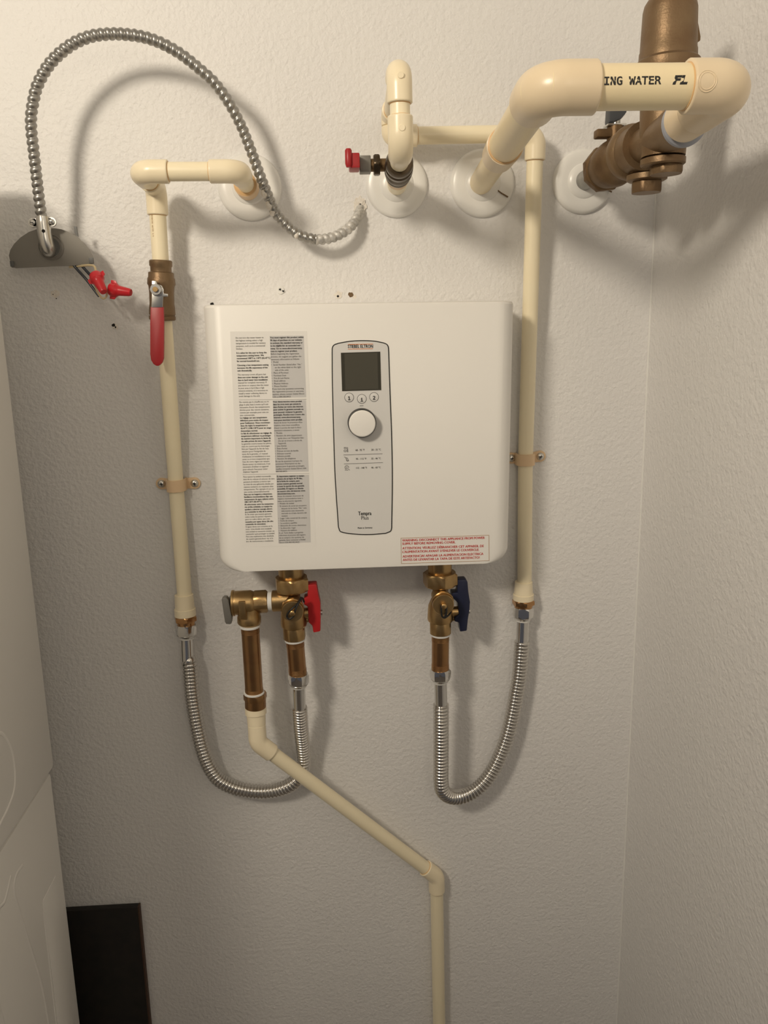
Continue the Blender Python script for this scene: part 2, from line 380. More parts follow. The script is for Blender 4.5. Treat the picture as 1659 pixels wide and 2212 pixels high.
# ---------------------------------------------------------------- cream pipe runs
def pipe_run(t, pts, r, er, hub, rb=None, pm='cpvc', fm='fitting'):
    """straight pipes between corners, an elbow fitting at each interior corner"""
    pts = [V(p) for p in pts]; n = len(pts); rb = rb or er * 1.15
    for i in range(n - 1):
        a, b = pts[i], pts[i + 1]
        d = (b - a).normalized()
        mb = MB(); cyl(mb, a + d * (0.004 if i else 0), b - d * (0.004 if i < n - 2 else 0), r, pm, 32); mb.build('pipe', t)
    for i in range(1, n - 1):
        p = pts[i]; a = pts[i - 1] - p; b = pts[i + 1] - p
        hA, hB = hub[i - 1] if isinstance(hub, list) else (hub, hub)
        h1 = min(hA, a.length * (0.49 if i > 1 else 0.9)); h2 = min(hB, b.length * (0.49 if i < n - 2 else 0.9))
        a = p + a.normalized() * h1; b = p + b.normalized() * h2
        path = fillet([a, p, b], rb, 14)
        dA = (path[1] - path[0]).normalized(); dB = (path[-1] - path[-2]).normalized(); L0 = (path[1] - path[0]).length; L1 = (path[-1] - path[-2]).length
        full = [path[0], path[0] + dA * 0.0001, path[0] + dA * 0.0009, path[0] + dA * min(0.002, L0 * 0.6)] + path[1:-1] + [path[-1] - dB * min(0.002, L1 * 0.6), path[-1] - dB * 0.0009, path[-1] - dB * 0.0001, path[-1]]
        rads = [r * 0.99, er - 0.0007, er, er] + [er] * (len(path) - 2) + [er, er, er - 0.0007, r * 0.99]
        mb = MB(); sweep(mb, full, rads, fm, 32)
        o = mb.build('elbow', t, ang=50)
        for q, dd in ((path[0], -dA), (path[-1], dB)):
            mb = MB(); lathe(mb, q - dd * 0.0003, dd, [(0, r + 0.0009), (0.0008, r + 0.0008), (0.0012, r + 0.0001)], 'glue', 32)
            mb.build('cement_ring', t)
def coupling(t, a, b, r, name='coupling', m='fitting', lip=0.0):
    mb = MB(); a = V(a); b = V(b); L = (b - a).length
    prof = [(0, r - 0.0008), (0.0008, r), (L - 0.0008, r), (L, r - 0.0008)]
    lathe(mb, a, b - a, prof, m, 36); return mb.build(name, t)

# upper left run: out of the wall, left, back, then down to the lever valve
A0 = V((-0.1423, 0.0000, 1.7788)); A1 = V((-0.1346, -0.1350, 1.7789)); A2 = V((-0.2626, -0.1350, 1.7808)); A3 = V((-0.2615, -0.0450, 1.7782)); A4 = V((-0.2653, -0.0420, 1.6815))
A1 = V((A0.x + 0.002, -0.135, A1.z)); 
t = thing('cream_pipe_run', 'cream pipe crooked out of the wall under the big conduit arch', 'pipe', A0)
pipe_run(t, [A0, A1, A2, A3, A4], 0.0112, 0.0140, 0.036)
coupling(t, A0 + V((0, -0.010, 0)), A0 + V((0, -0.044, 0)), 0.0160, m='strapm')
mb = MB(); lathe(mb, A0 + V((0, -0.0435, 0)), (0, -1, 0), [(0, 0.0152), (0.001, 0.0148), (0.0025, 0.0114)], 'glue', 32); tag(mb.build('cement_smear', t), 'orange smear of cement')
vs, fs = text_mesh('DRINKING WATER 3/4', 0.0042, 0.01, mono=True)
mb = MB(); zt = V((-0.2632, -0.0500, 1.7429)); dz = (A4 - A3).normalized()
vs2 = []
for q in vs:
    th = (q.y - 0.001) / 0.0113 - 0.55
    base = A3.lerp(A4, ((A3.z - zt.z) + q.x * 0.9) / (A3.z - A4.z))
    vs2.append(base + V((math.sin(th) * 0.0113, -math.cos(th) * 0.0113, 0)))
mb.add(vs2, fs, 'brownprint'); tag(mb.build('printed_line', t), 'brown printed line down the pipe')

# lower left run: from the lever valve down past the strap to the hose
B0 = V((-0.2694, -0.0360, 1.6048)); B1 = V((-0.2790, -0.0135, 1.3645)); B2 = V((-0.2806, -0.0200, 1.1862))
t = thing('cream_pipe', 'straight cream pipe between the red lever valve and the left flexible hose', 'pipe', B2)
mb = MB(); sweep(mb, [B0, B0.lerp(B1, 0.5), B1, B2], 0.0112, 'cpvc', 32); mb.build('pipe', t)
d = (B2 - B1).normalized(); q = V((-0.2816, -0.0200, 1.1908))
mb = MB(); lathe(mb, q, d, [(0, 0.0113), (0.0004, 0.0142), (0.0226, 0.0150), (0.0230, 0.0163), (0.034, 0.0165), (0.0345, 0.0150)], 'fitting', 36); mb.build('adapter', t)
q2 = q + d * 0.0345
mb = MB(); hexnut(mb, q2, q2 + d * 0.009, 0.0180, 'copper', 0.3); cyl(mb, q2 + d * 0.0085, q2 + d * 0.016, 0.0135, 'copper'); tag(mb.build('brass_collar', t), 'coppery hexagonal collar')
LH0 = q2 + d * 0.0155
# right run: riser, back over, right, and down to the right hose
D0 = V((0.0667, 0.0000, 1.7806))
D1 = V((0.0530, -0.2400, 1.7798)); D2 = V((0.0545, -0.2400, 1.8605)); D3 = V((0.0567, -0.1150, 1.8536)); D4 = V((0.0592, -0.0420, 1.8361)); D5 = V((0.2564, -0.0420, 1.8304)); D6 = V((0.2544, -0.0135, 1.3799)); D7 = V((0.2541, -0.0180, 1.1788))
D2 = V((D1.x, -0.24, D2.z)); D0 = V((D1.x, 0, D1.z)); D3 = V((D4.x, -0.042, D2.z)); D4 = V((D4.x, -0.042, D4.z)); D5 = V((D5.x, D5.y, D4.z))
t = thing('cream_pipe_run', 'cream pipe looping up from the small valve, over and down right of the heater', 'pipe', D0)
S0 = V((0.0673, 0.0000, 1.7787)); DS = (D1 - S0).normalized()
pipe_run(t, [S0 + DS * 0.1695, D1, D2, D3, D4, D5, D6], 0.0113, 0.0142, 0.034)
mb = MB(); sweep(mb, [D6, D6.lerp(D7, 0.5), D7], 0.0112, 'cpvc', 32); mb.build('pipe', t)
for pz in (D2.z - 0.009, D1.z + 0.019):
    mb = MB(); lathe(mb, V((D1.x + 0.0005, -0.24 - 0.0128, pz)), (0, -1, 0), [(0, 0.0036), (0.0016, 0.0036), (0.0020, 0.0032)], 'fitting', 20); mb.build('mould_mark', t)
d = V((0, 0, -1)); q = V((0.2526, -0.0180, 1.1835))
mb = MB(); lathe(mb, q, d, [(0, 0.0113), (0.0004, 0.0138), (0.0206, 0.0150), (0.0210, 0.0164), (0.030, 0.0165), (0.0305, 0.0150)], 'fitting', 36); mb.build('adapter', t)
q2 = q + d * 0.0305
mb = MB(); hexnut(mb, q2, q2 + d * 0.009, 0.0180, 'copper', 0.1); cyl(mb, q2 + d * 0.0085, q2 + d * 0.015, 0.0140, 'copper'); tag(mb.build('brass_collar', t), 'coppery hexagonal collar')
RH0 = q2 + d * 0.0145
# stub behind the small valve
E0 = S0
t = thing('wall_stub', 'short cream stub between the wall and the small red-handled valve', 'pipe', E0)
DV = V((0, -1, 0)); 
mb = MB(); cyl(mb, S0 + DS * 0.004, S0 + DS * 0.075, 0.0135, 'cpvc'); mb.build('pipe', t)
mb = MB(); lathe(mb, S0 + DS * 0.060, DS, [(0, 0.0146), (0.012, 0.0155), (0.030, 0.0150)], 'strapm'); mb.build('coupling', t)

# thick run nearest the camera
F0 = V((0.1871, 0.0000, 1.7794)); F1 = V((0.1592, -0.4500, 1.7845)); F2 = V((0.3291, -0.4500, 1.7837)); F3 = V((0.3321, -0.3420, 1.7803))
t = thing('thick_cream_pipe', 'thick cream pipe reaching out from the wall and across the brass regulator', 'pipe', F0)
Fm = F0.lerp(F1, 0.50)
pipe_run(t, [Fm, F1, F2, F3], 0.0186, 0.0222, [(0.045, 0.0465), (0.042, 0.068)], rb=0.030, pm='cpvc_tan', fm='fitting_tan')
mb = MB(); cyl(mb, F0, Fm, 0.0160, 'cpvc_tan', 36); mb.build('pipe', t)
Fa = F0.lerp(F1, 0.40); Fb = F0.lerp(F1, 0.53)
mb = MB(); L = (Fb - Fa).length; lathe(mb, Fa, Fb - Fa, [(0, 0.0160), (0.004, 0.0198), (L - 0.0008, 0.0212), (L, 0.0190)], 'fitting_tan', 36); mb.build('coupling', t)
mb = MB(); lathe(mb, Fb - (Fb - Fa).normalized() * 0.0002, Fb - Fa, [(0, 0.0202), (0.0008, 0.0200), (0.0014, 0.0187)], 'glue', 36); mb.build('cement_ring', t)
mb = MB(); lathe(mb, V((F3.x, -0.3465, F3.z)), F2 - F3, [(0, .0205), (0.001, .0214), (0.030, .0216), (0.034, .0205)], 'fitting_tan', 40); mb.build('adapter', t)
for body, px0, shear, bold in (('ING WATER', V((0.2070, -0.4680, 1.7791)), 0, 0.02), ('FL', V((0.2669, -0.4680, 1.7786)), 0.25, 0.05)):
    vs, fs = text_mesh(body, 0.0118, bold, shear=shear, mono=True); mb = MB(); vs2 = []
    wx = max(q.x for q in vs)
    sx = (0.0502 if body != 'FL' else 0.0135) / wx
    for q in vs:
        th = (q.y - 0.0043) / 0.0187 + 0.08
        vs2.append(V((px0.x + q.x * sx, F1.y - math.cos(th) * 0.0188, (F1.z + F2.z) / 2 + math.sin(th) * 0.0188)))
    mb.add(vs2, fs, 'black'); mb.build('printed_word', t)
mb = MB(); cE = V((0.2962, -0.4700, 1.7824))
for rr in (0.0083, 0.0066):
    pth = []
    for k in range(33):
        a_ = 2 * PI * k / 32; dz_ = rr * math.sin(a_); zz = cE.z - F2.z + dz_
        pth.append(V((cE.x + rr * math.cos(a_), F2.y - math.sqrt(max(0.0222 ** 2 - zz ** 2, 1e-6)), F2.z + zz)))
    sweep(mb, pth, 0.0004, 'fitting_tan', 6)
mb.build('moulded_seal', t)

# drain run from the relief valve
G0 = V((-0.1783, -0.0680, 1.0181)); G1 = V((-0.1780, -0.0750, 0.9609)); G2 = V((0.1054, -0.0145, 0.6484)); G3 = V((0.1092, -0.0145, 0.3331)); G3 = V((G2.x, G2.y, 0.05))
t = thing('drain_pipe', 'cream drain pipe slanting down from the relief valve and on to the floor', 'pipe', G3)
pipe_run(t, [G0 + V((0, 0, -0.004)), G1, G2, G3], 0.0113, 0.0140, 0.030, rb=0.02)
mb = MB(); lathe(mb, G0, G1 - G0, [(0, 0.0155), (0.0004, 0.0165), (0.0105, 0.0165), (0.0108, 0.0148), (0.0275, 0.0140), (0.028, 0.0112)], 'fitting', 36); mb.build('adapter', t)

# ---------------------------------------------------------------- pipe straps
def strap(c, r, label, lx, rx, screws=2):
    """c: pipe centre at the strap"""
    t = thing('pipe_strap', label, 'pipe strap', V((c.x, 0, c.z)), group='peach two-screw straps holding the pipes')
    mb = MB(); R1 = r + 0.0004; R2 = r + 0.0030; hw = 0.0088; vs = []; fs = []
    n = 20; cz = c.z; 
    prof = [(-R2, 0.0)] 
    outer = [V((-R2, -0.0005))] + [V((-math.cos(PI * k / n) * R2, c.y - math.sin(PI * k / n) * R2)) for k in range(n + 1)] + [V((R2, -0.0005))]
    inner = [V((-R1, -0.0005))] + [V((-math.cos(PI * k / n) * R1, c.y - math.sin(PI * k / n) * R1)) for k in range(n + 1)] + [V((R1, -0.0005))]
    N = len(outer)
    for z in (-hw, hw):
        for p in outer: vs.append(V((c.x + p.x, p.y, cz + z)))
        for p in inner: vs.append(V((c.x + p.x, p.y, cz + z)))
    for k in range(N - 1):
        fs += [[k, k + 1, 2 * N + k + 1, 2 * N + k], [N + k, N + k + 1, 3 * N + k + 1, 3 * N + k], [k, k + 1, N + k + 1, N + k], [2 * N + k, 2 * N + k + 1, 3 * N + k + 1, 3 * N + k]]
    mb.add(vs, fs, 'strapm'); mb.build('band', t, ang=30)
    for s, sx in ((-1, lx), (1, rx)):
        mb = MB(); pts = [V((c.x + s * (R2 - 0.002), 0, cz - hw * 0.9))]
        for k in range(13):
            a_ = -PI / 2 + PI * k / 12; pts.append(V((sx.x + s * math.cos(a_) * hw, 0, sx.z + math.sin(a_) * hw)))
        pts.append(V((c.x + s * (R2 - 0.002), 0, cz + hw * 0.9)))
        prism(mb, pts, (0, -0.003, 0), 'strapm', 0.0006); mb.build('ear', t)
        mb = MB(); o = V((sx.x, -0.0028, sx.z))
        lathe(mb, o, (0, -1, 0), [(0, 0.0060), (0.0012, 0.0060), (0.0030, 0.0050), (0.0042, 0.0028), (0.0045, 0.0)], 'zinc', 20)
        o2 = o + V((0, -0.0043, 0))
        box(mb, o2 - V((0.0024, 0.0004, 0.0005)), o2 + V((0.0024, 0.0004, 0.0005)), 'hole'); box(mb, o2 - V((0.0005, 0.0004, 0.0024)), o2 + V((0.0005, 0.0004, 0.0024)), 'hole')
        mb.build('screw', t)
strap(B1 + V((0, 0, -0.002)), 0.0114, 'peach pipe strap with two screws on the left vertical pipe', V((-0.3026, 0.0000, 1.3636)), V((-0.2532, 0.0000, 1.3621)))
strap(D6, 0.0114, 'peach pipe strap half behind the heater on the right vertical pipe', V((0.2350, 0.0000, 1.3806)), V((0.2802, 0.0000, 1.3816)))

# ---------------------------------------------------------------- corrugated hoses
def hose(name, label, top_a, pts, top_b, R, pitch=0.0058):
    """pts: centre line between the two smooth ends; top_a/top_b = (start, tube end)"""
    t = thing(name, label, 'hose', top_a[0])
    path = resample(catmull(pts, 14), pitch / 10)
    def rad(i, s, th):
        f = (s / pitch) % 1.0
        return R - 0.0030 * (1 - abs(math.sin(PI * f)) ** 0.45)
    mb = MB(); sweep(mb, path, rad, 'steel', 22); mb.build('corrugated_tube', t, ang=80)
    for (a, b) in (top_a, top_b):
        d = (V(b) - V(a)).normalized(); a = V(a); b = V(b)
        mb = MB(); cyl(mb, a + d * 0.010, b + d * 0.002, R * 0.80, 'chrome', 28); mb.build('smooth_cuff', t)
        mb = MB(); hexnut(mb, a - d * 0.001, a + d * 0.016, 0.0166, 'chrome', 0.35, ch=0.003); lathe(mb, a + d * 0.0155, d, [(0, 0.0150), (0.004, 0.0125), (0.0048, 0.0112)], 'chrome', 24)
        mb.build('nut', t)
        mb = MB(); lathe(mb, a + d * 0.0195, d, [(0, 0.0118), (0.001, 0.0120), (0.0024, 0.0112)], 'white_plastic', 24); mb.build('washer', t)
    return t
# left hose
LA = LH0; LB = V((-0.2842, -0.0260, 1.0853))
RA0 = V((-0.1094, -0.0660, 1.0682)); RA1 = V((-0.1109, -0.0640, 1.0110))
hose('flexible_hose', 'ribbed steel hose looping from the left cream pipe to the red-handled valve',
     (LA, LB), [LB, V((-0.2816, -0.0270, 1.0770)), V((-0.2820, -0.0280, 1.0338)), V((-0.2808, -0.0280, 0.9991)), V((-0.2776, -0.0280, 0.9597)), V((-0.2733, -0.0280, 0.9271)), V((-0.2658, -0.0260, 0.8961)), V((-0.2531, -0.0240, 0.8702)), V((-0.2335, -0.0220, 0.8538)), V((-0.2116, -0.0200, 0.8441)), V((-0.1852, -0.0200, 0.8396)), V((-0.1581, -0.0220, 0.8424)), V((-0.1342, -0.0260, 0.8536)), V((-0.1196, -0.0270, 0.8695)), V((-0.1126, -0.0290, 0.8915)), V((-0.1116, -0.0360, 0.9250)), V((-0.1117, -0.0500, 0.9675)), RA1], (RA0, RA1), 0.0122)
RB0 = V((0.1108, -0.0660, 1.0627)); RB1 = V((0.1111, -0.0660, 1.0027))
RC1 = V((0.2499, -0.0240, 1.0851))
hose('flexible_hose', 'ribbed steel hose looping from the right cream pipe to the blue-handled valve',
     (RH0, RC1), [RC1, V((0.2493, -0.0240, 1.0763)), V((0.2460, -0.0240, 1.0254)), V((0.2409, -0.0240, 0.9903)), V((0.2351, -0.0240, 0.9548)), V((0.2279, -0.0240, 0.9206)), V((0.2181, -0.0250, 0.8911)), V((0.2045, -0.0270, 0.8614)), V((0.1867, -0.0300, 0.8367)), V((0.1672, -0.0340, 0.8232)), V((0.1451, -0.0400, 0.8192)), V((0.1261, -0.0480, 0.8267)), V((0.1133, -0.0560, 0.8432)), V((0.1100, -0.0600, 0.8629)), V((0.1102, -0.0620, 0.8944)), V((0.1107, -0.0640, 0.9467)), RB1], (RB0, RB1), 0.0126)

# ---------------------------------------------------------------- left red lever valve
def ring_stack(mb, p0, d, prof, m, segs=36): lathe(mb, p0, d, prof, m, segs)
t = thing('lever_valve', 'brass ball valve with long red vinyl lever on the left pipe', 'valve', V((-0.2714, -0.0420, 1.6048)))
a = V((-0.2648, -0.0430, 1.6838)); b = V((-0.2704, -0.0410, 1.6035)); d = (b - a).normalized(); L = (b - a).length
mb = MB(); k = L / 131.0
lathe(mb, a, d, [(0, .0140), (2 * k, .0155), (12 * k, .0155), (15 * k, .0143), (25 * k, .0143), (27 * k, .0172), (37 * k, .0176), (40 * k, .0186), (52 * k, .0190), (56 * k, .0176), (70 * k, .0168), (95 * k, .0168), (104 * k, .0176), (118 * k, .0180), (119 * k, .0172), (121 * k, .0172), (122 * k, .0182), (129 * k, .0182), (131 * k, .0165)], 'bronze', 40)
mb.build('body', t)
st = V((-0.2691, -0.0600, 1.6439))
mb = MB(); cyl(mb, st + V((0, 0.02, 0)), st + V((0, -0.010, 0)), 0.0075, 'bronze', 20); mb.build('stem', t)
mb = MB(); pts = [V((-0.2739, -0.0660, 1.6553)), V((-0.2683, -0.0660, 1.6551)), V((-0.2674, -0.0660, 1.6515)), V((-0.2615, -0.0660, 1.6489)), V((-0.2595, -0.0660, 1.6440)), V((-0.2600, -0.0660, 1.6385)), V((-0.2544, -0.0660, 1.6378)), V((-0.2548, -0.0660, 1.6341)), V((-0.2610, -0.0660, 1.6343)), V((-0.2630, -0.0660, 1.6203)), V((-0.2782, -0.0660, 1.6208)), V((-0.2766, -0.0660, 1.6305))]
prism(mb, pts, (0, -0.0025, 0), 'zinc', 0.0005); tag(mb.build('lever_plate', t), 'bare zinc lever plate')
mb = MB(); hexnut(mb, st + V((0, -0.008, 0)), st + V((0, -0.0135, 0)), 0.0082, 'zinc'); cyl(mb, st + V((0, -0.012, 0)), st + V((0, -0.0165, 0)), 0.0035, 'brass', 16, 0.0003)
mb.build('nut', t)
mb = MB(); g = [(324.5, 662), (353.0, 662), (353.8, 690), (353.5, 740), (353, 774), (350, 784), (343, 790.5), (337.5, 791), (330.5, 787), (325, 778), (323.5, 765), (323.3, 700)]
gp = []
G = [V((-0.2795, -0.0680, 1.6220)), V((-0.2618, -0.0680, 1.6215)), V((-0.2625, -0.0700, 1.6043)), V((-0.2650, -0.0730, 1.5735)), V((-0.2669, -0.0750, 1.5524)), V((-0.2694, -0.0750, 1.5462)), V((-0.2742, -0.0750, 1.5423)), V((-0.2777, -0.0750, 1.5421)), V((-0.2818, -0.0750, 1.5448)), V((-0.2847, -0.0750, 1.5505)), V((-0.2851, -0.0740, 1.5586)), V((-0.2819, -0.0710, 1.5987))]
G = [V((p.x, -0.068 - 0.13 * (G[0].z - p.z) * 0.6, p.z)) for p in G]
prism(mb, G, (0, 0.006, 0), 'redvinyl', 0.0022); mb.build('grip', t)

# ---------------------------------------------------------------- isolation valves under the heater
def iso_valve(name, label, x, top, ycut, hm, branch, px):
    """px: dict of baked points"""
    t = thing(name, label, 'valve', px['low'])
    up = V((0, 0, 1)); Y = px['low'].y
    ax = lambda p: V((p.x, Y, p.z))
    mb = MB()
    a = ax(px['top']) + up * 0.03; b = ax(px['nut0'])
    hexnut(mb, a, b + V((0, 0, -0.004)), 0.0190, 'brass', 0.2, n=8)
    mb.build('tailpiece', t)
    mb = MB(); hexnut(mb, ax(px['nut0']), ax(px['nut1']), 0.0268, 'brass', 0.15, ch=0.0025); mb.build('union_nut', t)
    mb = MB(); L = px['nut1'].z - px['low'].z; p0 = ax(px['nut1']) + up * 0.002
    lathe(mb, p0, ax(px['low']) + (p0 - p0) - p0, [(0, .0120), (L * .22, .0118), (L * .30, .0140), (L * .44, .0185), (L * .62, .0196), (L * .72, .0200), (L * .76, .0190), (L * .78, .0166)], 'brass', 40)
    q = ax(px['low']); hexnut(mb, q + up * L * 0.26, q, 0.0172, 'brass', 0.3, n=8, ch=0.001)
    mb.build('body', t)
    c = px['cap']
    mb = MB(); base = V((c.x - 0.0005, Y - 0.004, c.z + 0.004)); cyl(mb, base, V((c.x, c.y + 0.010, c.z)), 0.0135, 'brass', 32)
    cyl(mb, V((c.x, c.y + 0.012, c.z + 0.003)), V((c.x, c.y + 0.0075, c.z + 0.002)), 0.0165, 'brass', 32)
    mb.build('purge_outlet', t)
    mb = MB(); lathe(mb, V((c.x, c.y + 0.007, c.z)), (0, -1, 0), [(0, .0150), (0.001, .0158), (0.006, .0158), (0.007, .0150)], 'brass', 40)
    lathe(mb, V((c.x, c.y, c.z)), (0, -1, 0), [(0, .0042), (0.007, .0040), (0.0078, .0028)], 'brass', 20)
    mb.build('cap', t)
    # handle
    mb = MB(); hp = px['handle']; xc = min(p.x for p in hp)
    prism(mb, [V((p.x, Y - 0.010, p.z)) for p in hp], (0, 0.020, 0), hm, 0.0022); h = mb.build('handle', t, ang=40)
    mb = MB(); s = px['screw']; cyl(mb, V((s.x - 0.006, Y, s.z)), V((s.x + 0.003, Y, s.z)), 0.0042, 'zinc', 16); mb.build('screw', h)
    mb = MB(); cyl(mb, V((c.x + 0.008, Y, s.z)), V((s.x - 0.012, Y, s.z)), 0.0085, 'brass', 24)
    cyl(mb, V((c.x + 0.008, Y + 0.001, s.z - 0.011)), V((s.x - 0.013, Y + 0.001, s.z - 0.011)), 0.004, 'brass', 12); mb.build('stem', t)
    mb = MB(); sweep(mb, catmull(px['strap'], 8), 0.0014, 'rubber', 10); o = mb.build('retainer_strap', t); o['label'] = 'black rubber retaining strap'
    return t
HY = 1
red = dict(low=V((-0.1117, -0.0660, 1.1272)), top=V((-0.1109, -0.0660, 1.2330)), nut0=V((-0.1109, -0.0660, 1.2257)), nut1=V((-0.1111, -0.0660, 1.2046)), cap=V((-0.1096, -0.1060, 1.1849)),
    screw=V((-0.0700, -0.0660, 1.1669)),
    handle=[V((-0.0877, -0.0660, 1.2151)), V((-0.0738, -0.0660, 1.2151)), V((-0.0719, -0.0660, 1.1988)), V((-0.0694, -0.0660, 1.1847)), V((-0.0702, -0.0660, 1.1617)), V((-0.0716, -0.0660, 1.1400)), V((-0.0826, -0.0660, 1.1384)), V((-0.0835, -0.0660, 1.1497)), V((-0.0888, -0.0660, 1.1552)), V((-0.0888, -0.0660, 1.1805)), V((-0.0942, -0.0660, 1.1838)), V((-0.0936, -0.0660, 1.1948)), V((-0.0880, -0.0660, 1.1960))],
    strap=[V((-0.0960, -0.0980, 1.2041)), V((-0.1014, -0.1060, 1.1980)), V((-0.1088, -0.1120, 1.1928)), V((-0.1156, -0.1120, 1.1861)), V((-0.1176, -0.1110, 1.1801)), V((-0.1145, -0.1110, 1.1763)), V((-0.1083, -0.1110, 1.1803)), V((-0.1050, -0.1120, 1.1898)), V((-0.1000, -0.1080, 1.1987)), V((-0.0948, -0.0980, 1.2026)), V((-0.0931, -0.0850, 1.1921))])
iso_valve('isolation_valve', 'brass isolation valve with red wing handle under the heater', 0, 0, 0, 'redhandle', True, red)
blue = dict(low=V((0.1120, -0.0660, 1.1236)), top=V((0.1125, -0.0660, 1.2318)), nut0=V((0.1127, -0.0660, 1.2216)), nut1=V((0.1128, -0.0660, 1.2009)), cap=V((0.1120, -0.1060, 1.1836)),
    screw=V((0.1550, -0.0660, 1.1568)),
    handle=[V((0.1376, -0.0660, 1.2107)), V((0.1504, -0.0660, 1.2108)), V((0.1532, -0.0660, 1.2077)), V((0.1545, -0.0660, 1.1906)), V((0.1569, -0.0660, 1.1747)), V((0.1558, -0.0660, 1.1605)), V((0.1536, -0.0660, 1.1478)), V((0.1516, -0.0660, 1.1282)), V((0.1408, -0.0660, 1.1273)), V((0.1392, -0.0660, 1.1426)), V((0.1327, -0.0660, 1.1444)), V((0.1328, -0.0660, 1.1505)), V((0.1393, -0.0660, 1.1562)), V((0.1380, -0.0660, 1.1743)), V((0.1289, -0.0660, 1.1837)), V((0.1289, -0.0660, 1.1912)), V((0.1375, -0.0660, 1.1907))],
    strap=[V((0.1080, -0.1100, 1.1846)), V((0.1081, -0.1110, 1.1777)), V((0.1091, -0.1100, 1.1679)), V((0.1139, -0.1100, 1.1655)), V((0.1156, -0.1110, 1.1759)), V((0.1152, -0.1100, 1.1828)), V((0.1154, -0.1100, 1.1741)), V((0.1132, -0.1100, 1.1655)), V((0.1196, -0.1040, 1.1665)), V((0.1248, -0.0920, 1.1668))])
iso_valve('isolation_valve', 'brass isolation valve with navy blue wing handle under the heater', 0, 0, 0, 'bluehandle', False, blue)

def nipple(label, a, b, r, low_tape=False):
    t = thing('brass_nipple', label, 'pipe nipple', b); d = (b - a).normalized()
    mb = MB(); cyl(mb, a, b, r, 'nipple', 40); mb.build('tube', t)
    L = (b - a).length
    mb = MB(); prof = []
    for e in (0.004, L - 0.012):
        pass
    for i_, s0 in enumerate((0.003, L - 0.011)):
        prof = []
        for q in range(7): prof += [(s0 + q * 0.0012, r - 0.0003), (s0 + q * 0.0012 + 0.0006, r + 0.0003)]
        mb = MB(); lathe(mb, a, d, prof, 'nipple', 32); mb.build('thread', t)
    mb = MB(); lathe(mb, a - d * 0.001, d, [(0, r + 0.0003), (0.0005, r + 0.0022), (0.003, r + 0.0018), (0.0035, r)], 'tape', 36)
    tag(mb.build('thread_tape', t), 'white thread tape')
    if not low_tape: return
    mb = MB(); lathe(mb, b - d * 0.0048, d, [(0, r), (0.0005, r + 0.002), (0.0025, r + 0.0022), (0.003, r)], 'tape', 36)
    tag(mb.build('thread_tape', t), 'white thread tape')
nipple('short brass nipple between the red-handled valve and its hose', V((-0.1115, -0.0660, 1.1257)), V((-0.1102, -0.0660, 1.0675)), 0.0136)
nipple('short brass nipple between the blue-handled valve and its hose', V((0.1120, -0.0660, 1.1221)), V((0.1108, -0.0660, 1.0619)), 0.0134)
nipple('long brass nipple hanging below the relief valve', V((-0.1771, -0.0700, 1.1535)), V((-0.1784, -0.0700, 1.0403)), 0.0136, True)

# relief valve
t = thing('relief_valve', 'brass relief valve with small grey lever left of the red handle', 'valve', V((-0.1777, -0.0700, 1.1558)))
z0 = V((-0.1334, -0.0670, 1.1900)).z; Y = -0.068
X = lambda p: V((p.x, Y, p.z))
mb = MB(); a = X(V((-0.1272, -0.0670, 1.1896))); b = X(V((-0.1417, -0.0670, 1.1897))); cyl(mb, a + V((0.012, 0, 0)), b, 0.0160, 'brass', 36, 0.001); mb.build('side_outlet', t)
mb = MB(); c = X(V((-0.1483, -0.0670, 1.1900))); cyl(mb, b + V((0.002, 0, 0)), c, 0.0142, 'tape', 32); tag(mb.build('thread_tape', t), 'white thread tape')
mb = MB(); e = X(V((-0.1694, -0.0670, 1.1897))); hexnut(mb, c, e, 0.0172, 'brass', 0.26, ch=0.0022)
lathe(mb, e + V((0.004, 0, 0)), (-1, 0, 0), [(0, .0125), (0.003, .0160), (0.008, .0182), (0.032, .0182), (0.0325, .0195), (0.0355, .0197), (0.0362, .0185)], 'brass', 40)
mb.build('body', t)
v0 = X(V((-0.1763, -0.0680, 1.1882))); v1 = X(V((-0.1784, -0.0700, 1.1551)))
mb = MB(); L = (v0 - v1).length; lathe(mb, v0, v1 - v0, [(0, .0150), (L * .55, .0165), (L * .64, .0178), (L * .90, .0178), (L * .97, .0165), (L, .0150)], 'brass', 40)
mb.build('outlet_body', t); mb = MB()
pb = V((e.x - 0.015, Y - 0.0165, z0)); box(mb, pb + V((-0.005, -0.0035, -0.020)), pb + V((0.005, 0.004, 0.008)), 'brass', 0.0012); mb.build('cast_rib', t)
e2 = X(V((-0.1989, -0.0680, 1.1894)))
mb = MB(); lathe(mb, e2 + V((0.001, 0, 0)), (-1, 0, 0), [(0, .0175), (0.0022, .0168), (0.0082, .0085), (0.011, .0070), (0.016, .004)], 'greycap', 36); tag(mb.build('bonnet', t), 'grey cone bonnet')
mb = MB(); prism(mb, [V((-0.2138, -0.0850, 1.2022)), V((-0.2106, -0.0850, 1.2046)), V((-0.2065, -0.0850, 1.2043)), V((-0.2038, -0.0850, 1.2002)), V((-0.2010, -0.0850, 1.1703)), V((-0.2022, -0.0850, 1.1638)), V((-0.2043, -0.0850, 1.1625)), V((-0.2104, -0.0850, 1.1635)), V((-0.2118, -0.0850, 1.1673))], (0, 0.012, 0), 'lever', 0.0010)
mb.build('test_lever', t)
